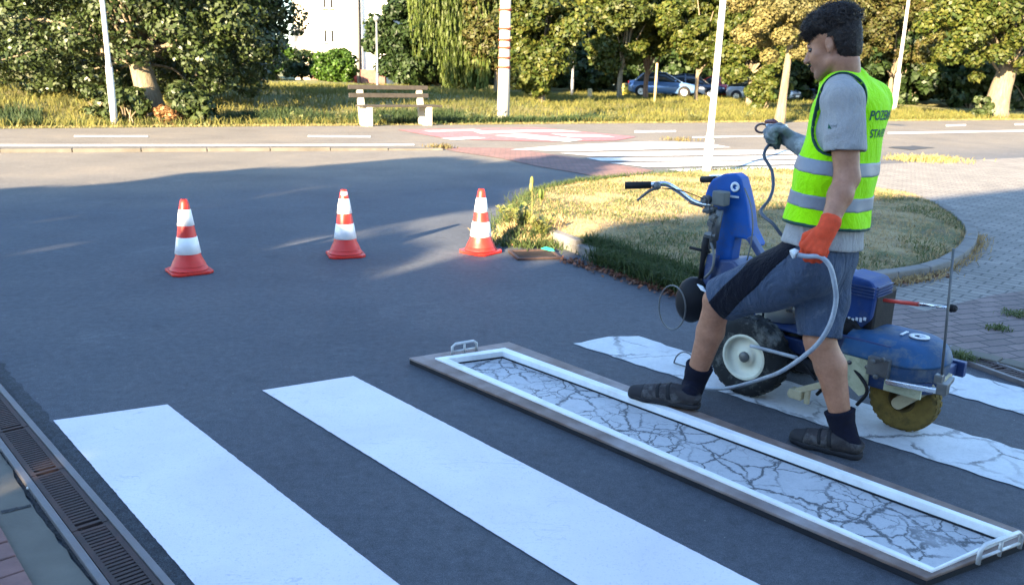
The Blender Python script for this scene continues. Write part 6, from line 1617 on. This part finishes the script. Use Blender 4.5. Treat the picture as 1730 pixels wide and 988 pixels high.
def panel(X):
    e = X - A(EYE); dz = e @ A(_f); qx = 865 + FPX * (e @ A(_r)) / dz; qy = 494 - FPX * (e @ A(_u)) / dz
    a, b = A((1338, 396, 0))[:2], A((1212, 522, 0))[:2]; d = (b - a) / np.linalg.norm(b - a)
    off = np.abs((qx - a[0]) * -d[1] + (qy - a[1]) * d[0])
    near = ((X - (hipL + knL) / 2) @ LT)
    return np.maximum((off - 20 - .8 * np.sin(qy * .12)) / 430, -near - .03)
so = flesh('shorts', shorts, .0055, M_SHORT, k=.035, noise_amp=.005, noise_scale=12, cut=scut, sub=ssub)
flesh('side_panel', grow(shorts, .0028), .005, M_SHORTD, so, k=.035, noise_amp=.005, noise_scale=12, cut=scut, sub=ssub, cutx=panel)
# ---- socks and shoes
def shoe(heel, toe, ank, zb, top):
    heel, toe = A(heel), A(toe); d = toe - heel; L = np.linalg.norm(d[:2]); d = d / np.linalg.norm(d); s = np.cross(UPV, d); s /= np.linalg.norm(s)
    q = lambda t, z, o=0.0: heel + d * (t * L) + UPV * z + s * o
    up = [ecap(q(.11, .052), q(.40, .045), .040, .041, s, 1.0), ecap(q(.40, .045), q(.72, .036), .042, .036, s, 1.2), ecap(q(.72, .034), q(.93, .028), .036, .029, s, 1.32), cap(q(.12, .055), q(.28, .062), .040, .042), cap(q(.26, .066), q(.60, .046), .040, .034)]
    floor = half(-UPV, heel + UPV * .012); coll = half(UPV + d * -.25, q(.16, .076))
    o = flesh('shoe', up, .0042, M_SHOE, k=.02, it=1, cut=[floor, coll], noise_amp=.0012, noise_scale=50)
    sl = [ecap(q(.11, .02), q(.45, .02), .043, .040, s, 1.0), ecap(q(.45, .02), q(.75, .02), .040, .043, s, 1.12), ecap(q(.75, .02), q(.93, .02), .043, .033, s, 1.2)]
    flesh('sole', sl, .0042, M_SOLE, o, k=.015, it=1, cut=[half(UPV, heel + UPV * .024), half(-UPV, heel + UPV * .0005)])
    for t0, t1 in ((.38, .45), (.54, .60)):
        flesh('strap', grow(up, .003), .0042, M_BLACK, o, k=.02, it=1, cut=[half(d - UPV * .25, q(t1, .05)), half(-d + UPV * .25, q(t0, .05)), half(-UPV, heel + UPV * .035)])
    flesh('toe_cap', grow(up, .0022), .0042, M_SOLE, o, k=.02, it=1, cut=[half(-d - UPV * .1, q(.80, .03)), half(-UPV, heel + UPV * .018)])
    sk = A(ank); flesh('sock', [cap(q(.16, .06), sk, .043, .047), cap(sk, sk + top, .048, .064)], .0045, M_SOCK, k=.02, it=1, cut=[half(top, sk + top)], noise_amp=.001, noise_scale=60)
shoe(G(1181, 690, ZB + .010), G(1064, 669, ZB + .010), p_(1170, 655, 3.63), 0, (cfL - anL) / np.linalg.norm(cfL - anL) * .125)
shoe(G(1452, 774, .003), G(1338, 744, .003), p_(1424, 722, 3.20), 0, (cfR - anR) / np.linalg.norm(cfR - anR) * .075)

# ---- writing on the back of the vest and a small print on the sleeve, laid onto the cloth
def bvh_of(o): 
    me = o.data; return BVHTree.FromPolygons([v.co + Vector(mo) for v in me.vertices], [tuple(p.vertices) for p in me.polygons])
def text_on(o, txt, size, c, ud, vd, towards, mat, name, off=.002, bold=.0):
    cu = bpy.data.curves.new('lettering', 'FONT'); cu.body = txt; cu.size = size; cu.align_x = 'CENTER'; cu.resolution_u = 3; cu.offset = bold
    to = bpy.data.objects.new('lettering', cu); COL.objects.link(to)
    me = bpy.data.meshes.new_from_object(to.evaluated_get(bpy.context.evaluated_depsgraph_get()))
    bpy.data.objects.remove(to); bpy.data.curves.remove(cu)
    bm = bmesh.new(); bm.from_mesh(me); bmesh.ops.triangulate(bm, faces=bm.faces)
    bmesh.ops.subdivide_edges(bm, edges=[e for e in bm.edges if e.calc_length() > .012], cuts=1)
    tree_ = bvh_of(o); ud, vd, tw = Vector(ud).normalized(), Vector(vd).normalized(), Vector(towards).normalized(); c = Vector(c)
    for v in bm.verts:
        q = c + ud * v.co.x + vd * v.co.y - tw * .6; h = tree_.ray_cast(q, tw)
        pt = (h[0] - tw * off) if h[0] else q + tw * .6
        v.co = pt - Vector(mo)
    bm.to_mesh(me); bm.free(); me.name = name
    return link_mesh(name, me, mat, o)
M_INK = plain('dark_print', (.02, .10, .06), .7, 0, .1, 50)
bc = che * .5 + rib * .5
text_on(vo, 'POZEMNÍ', .050, che - axis * .022 + RT * .015, RT, axis, FW, M_INK, 'lettering', bold=.0012)
text_on(vo, 'STAVBY', .044, che - axis * .088 + RT * .005, RT, axis, FW, M_INK, 'lettering', bold=.0008)
sh_o = [c for c in man.children if c.name.startswith('t_shirt')][0]
text_on(sh_o, '◣', .03, p_(1400, 218, 3.1), FW * -1, UPV, RT, M_INK, 'sleeve_print')
text_on(sh_o, 'rnd', .017, p_(1410, 215, 3.1), FW * -1, UPV, RT, plain('grey_print', (.16, .17, .19), .7), 'sleeve_print')

# ================================================================== spray gun and hoses
gun = empty('spray_gun', P(1316, 218, 3.86), 0, 'metal paint spray gun held up in the grey glove', 'spray gun')
g0 = Vector(P(1328, 216, 3.84)); g1 = Vector(P(1296, 214, 3.92))
MB().tube([g0, g1], [.016, .014], 10).build('barrel', M_CHROME, gun, world=True)
MB().tube([Vector(P(1322, 214, 3.85)), Vector(P(1318, 232, 3.84)), Vector(P(1312, 252, 3.84))], [.014, .015, .013], 10).build('handle', M_METAL, gun, world=True)
m = MB(); gc = Vector(P(1287, 217, 3.94)); m.tube([gc + Vector((.030 * math.cos(t), .004 * math.cos(t), .020 * math.sin(t))) for t in [i * .3927 for i in range(16)]], .0055, 6, closed=True); m.build('tip_guard', plain('brown_guard', (.13, .08, .08), .5), gun, world=True)
m = MB(); m.tube([Vector(P(1293, 206, 3.92)), Vector(P(1307, 205, 3.89)), Vector(P(1312, 209, 3.88))], [.008, .011, .012], 8); m.build('tip', plain('dark_red_tip', (.14, .05, .06), .5), gun, world=True)
m = MB(); m.tube(bez([Vector(P(1308, 222, 3.87)), Vector(P(1300, 236, 3.88)), Vector(P(1308, 250, 3.86))], 10), .004, 6); m.build('trigger', M_METAL, gun, world=True)
M_HOSE = plain('grey_paint_hose', (.30, .34, .40), .5, 0, .2, 24, .2, dirt=(.55, .56, .58), dirt_scale=18, dirt_amt=.6)
M_HOSED = plain('dark_blue_hose', (.05, .065, .10), .5, 0, .2, 24, .2)
def hose(pts, r, mat, label, name='hose', n=60):
    return tag(MB().tube(bez([P(*q) for q in pts], n), r, 9).build(name, mat), label, 'hose')
hose([(1312, 252, 3.84), (1303, 243, 3.84), (1294, 252, 3.82), (1291, 265, 3.8), (1299, 279, 3.78), (1305, 293, 3.76), (1306, 318, 3.7), (1299, 338, 3.64), (1286, 355, 3.6), (1291, 366, 3.55), (1306, 378, 3.50), (1322, 398, 3.48), (1345, 410, 3.45)], .0075, M_HOSED, 'thin dark hose hanging from the spray gun to the worker\'s waist')
ho = hose([(1346, 430, 2.985), (1362, 433, 2.975), (1386, 434, 2.96), (1402, 450, 2.95), (1410, 480, 2.955), (1412, 510, 2.965), (1402, 548, 2.98), (1382, 580, 3.03), (1352, 606, 3.15), (1318, 628, 3.35), (1286, 640, 3.52), (1250, 651, 3.68), (1222, 656, 3.76), (1190, 655, 3.84)], .0092, M_HOSE, 'grey paint-spattered hose hanging in a loop from the orange glove to the machine')
MB().tube([P(1346, 430, 2.985), P(1342, 428, 2.99), P(1337, 430, 2.99)], [.017, .019, .017], 10).build('hose_end', plain('white_fitting', (.6, .62, .64), .4), ho)
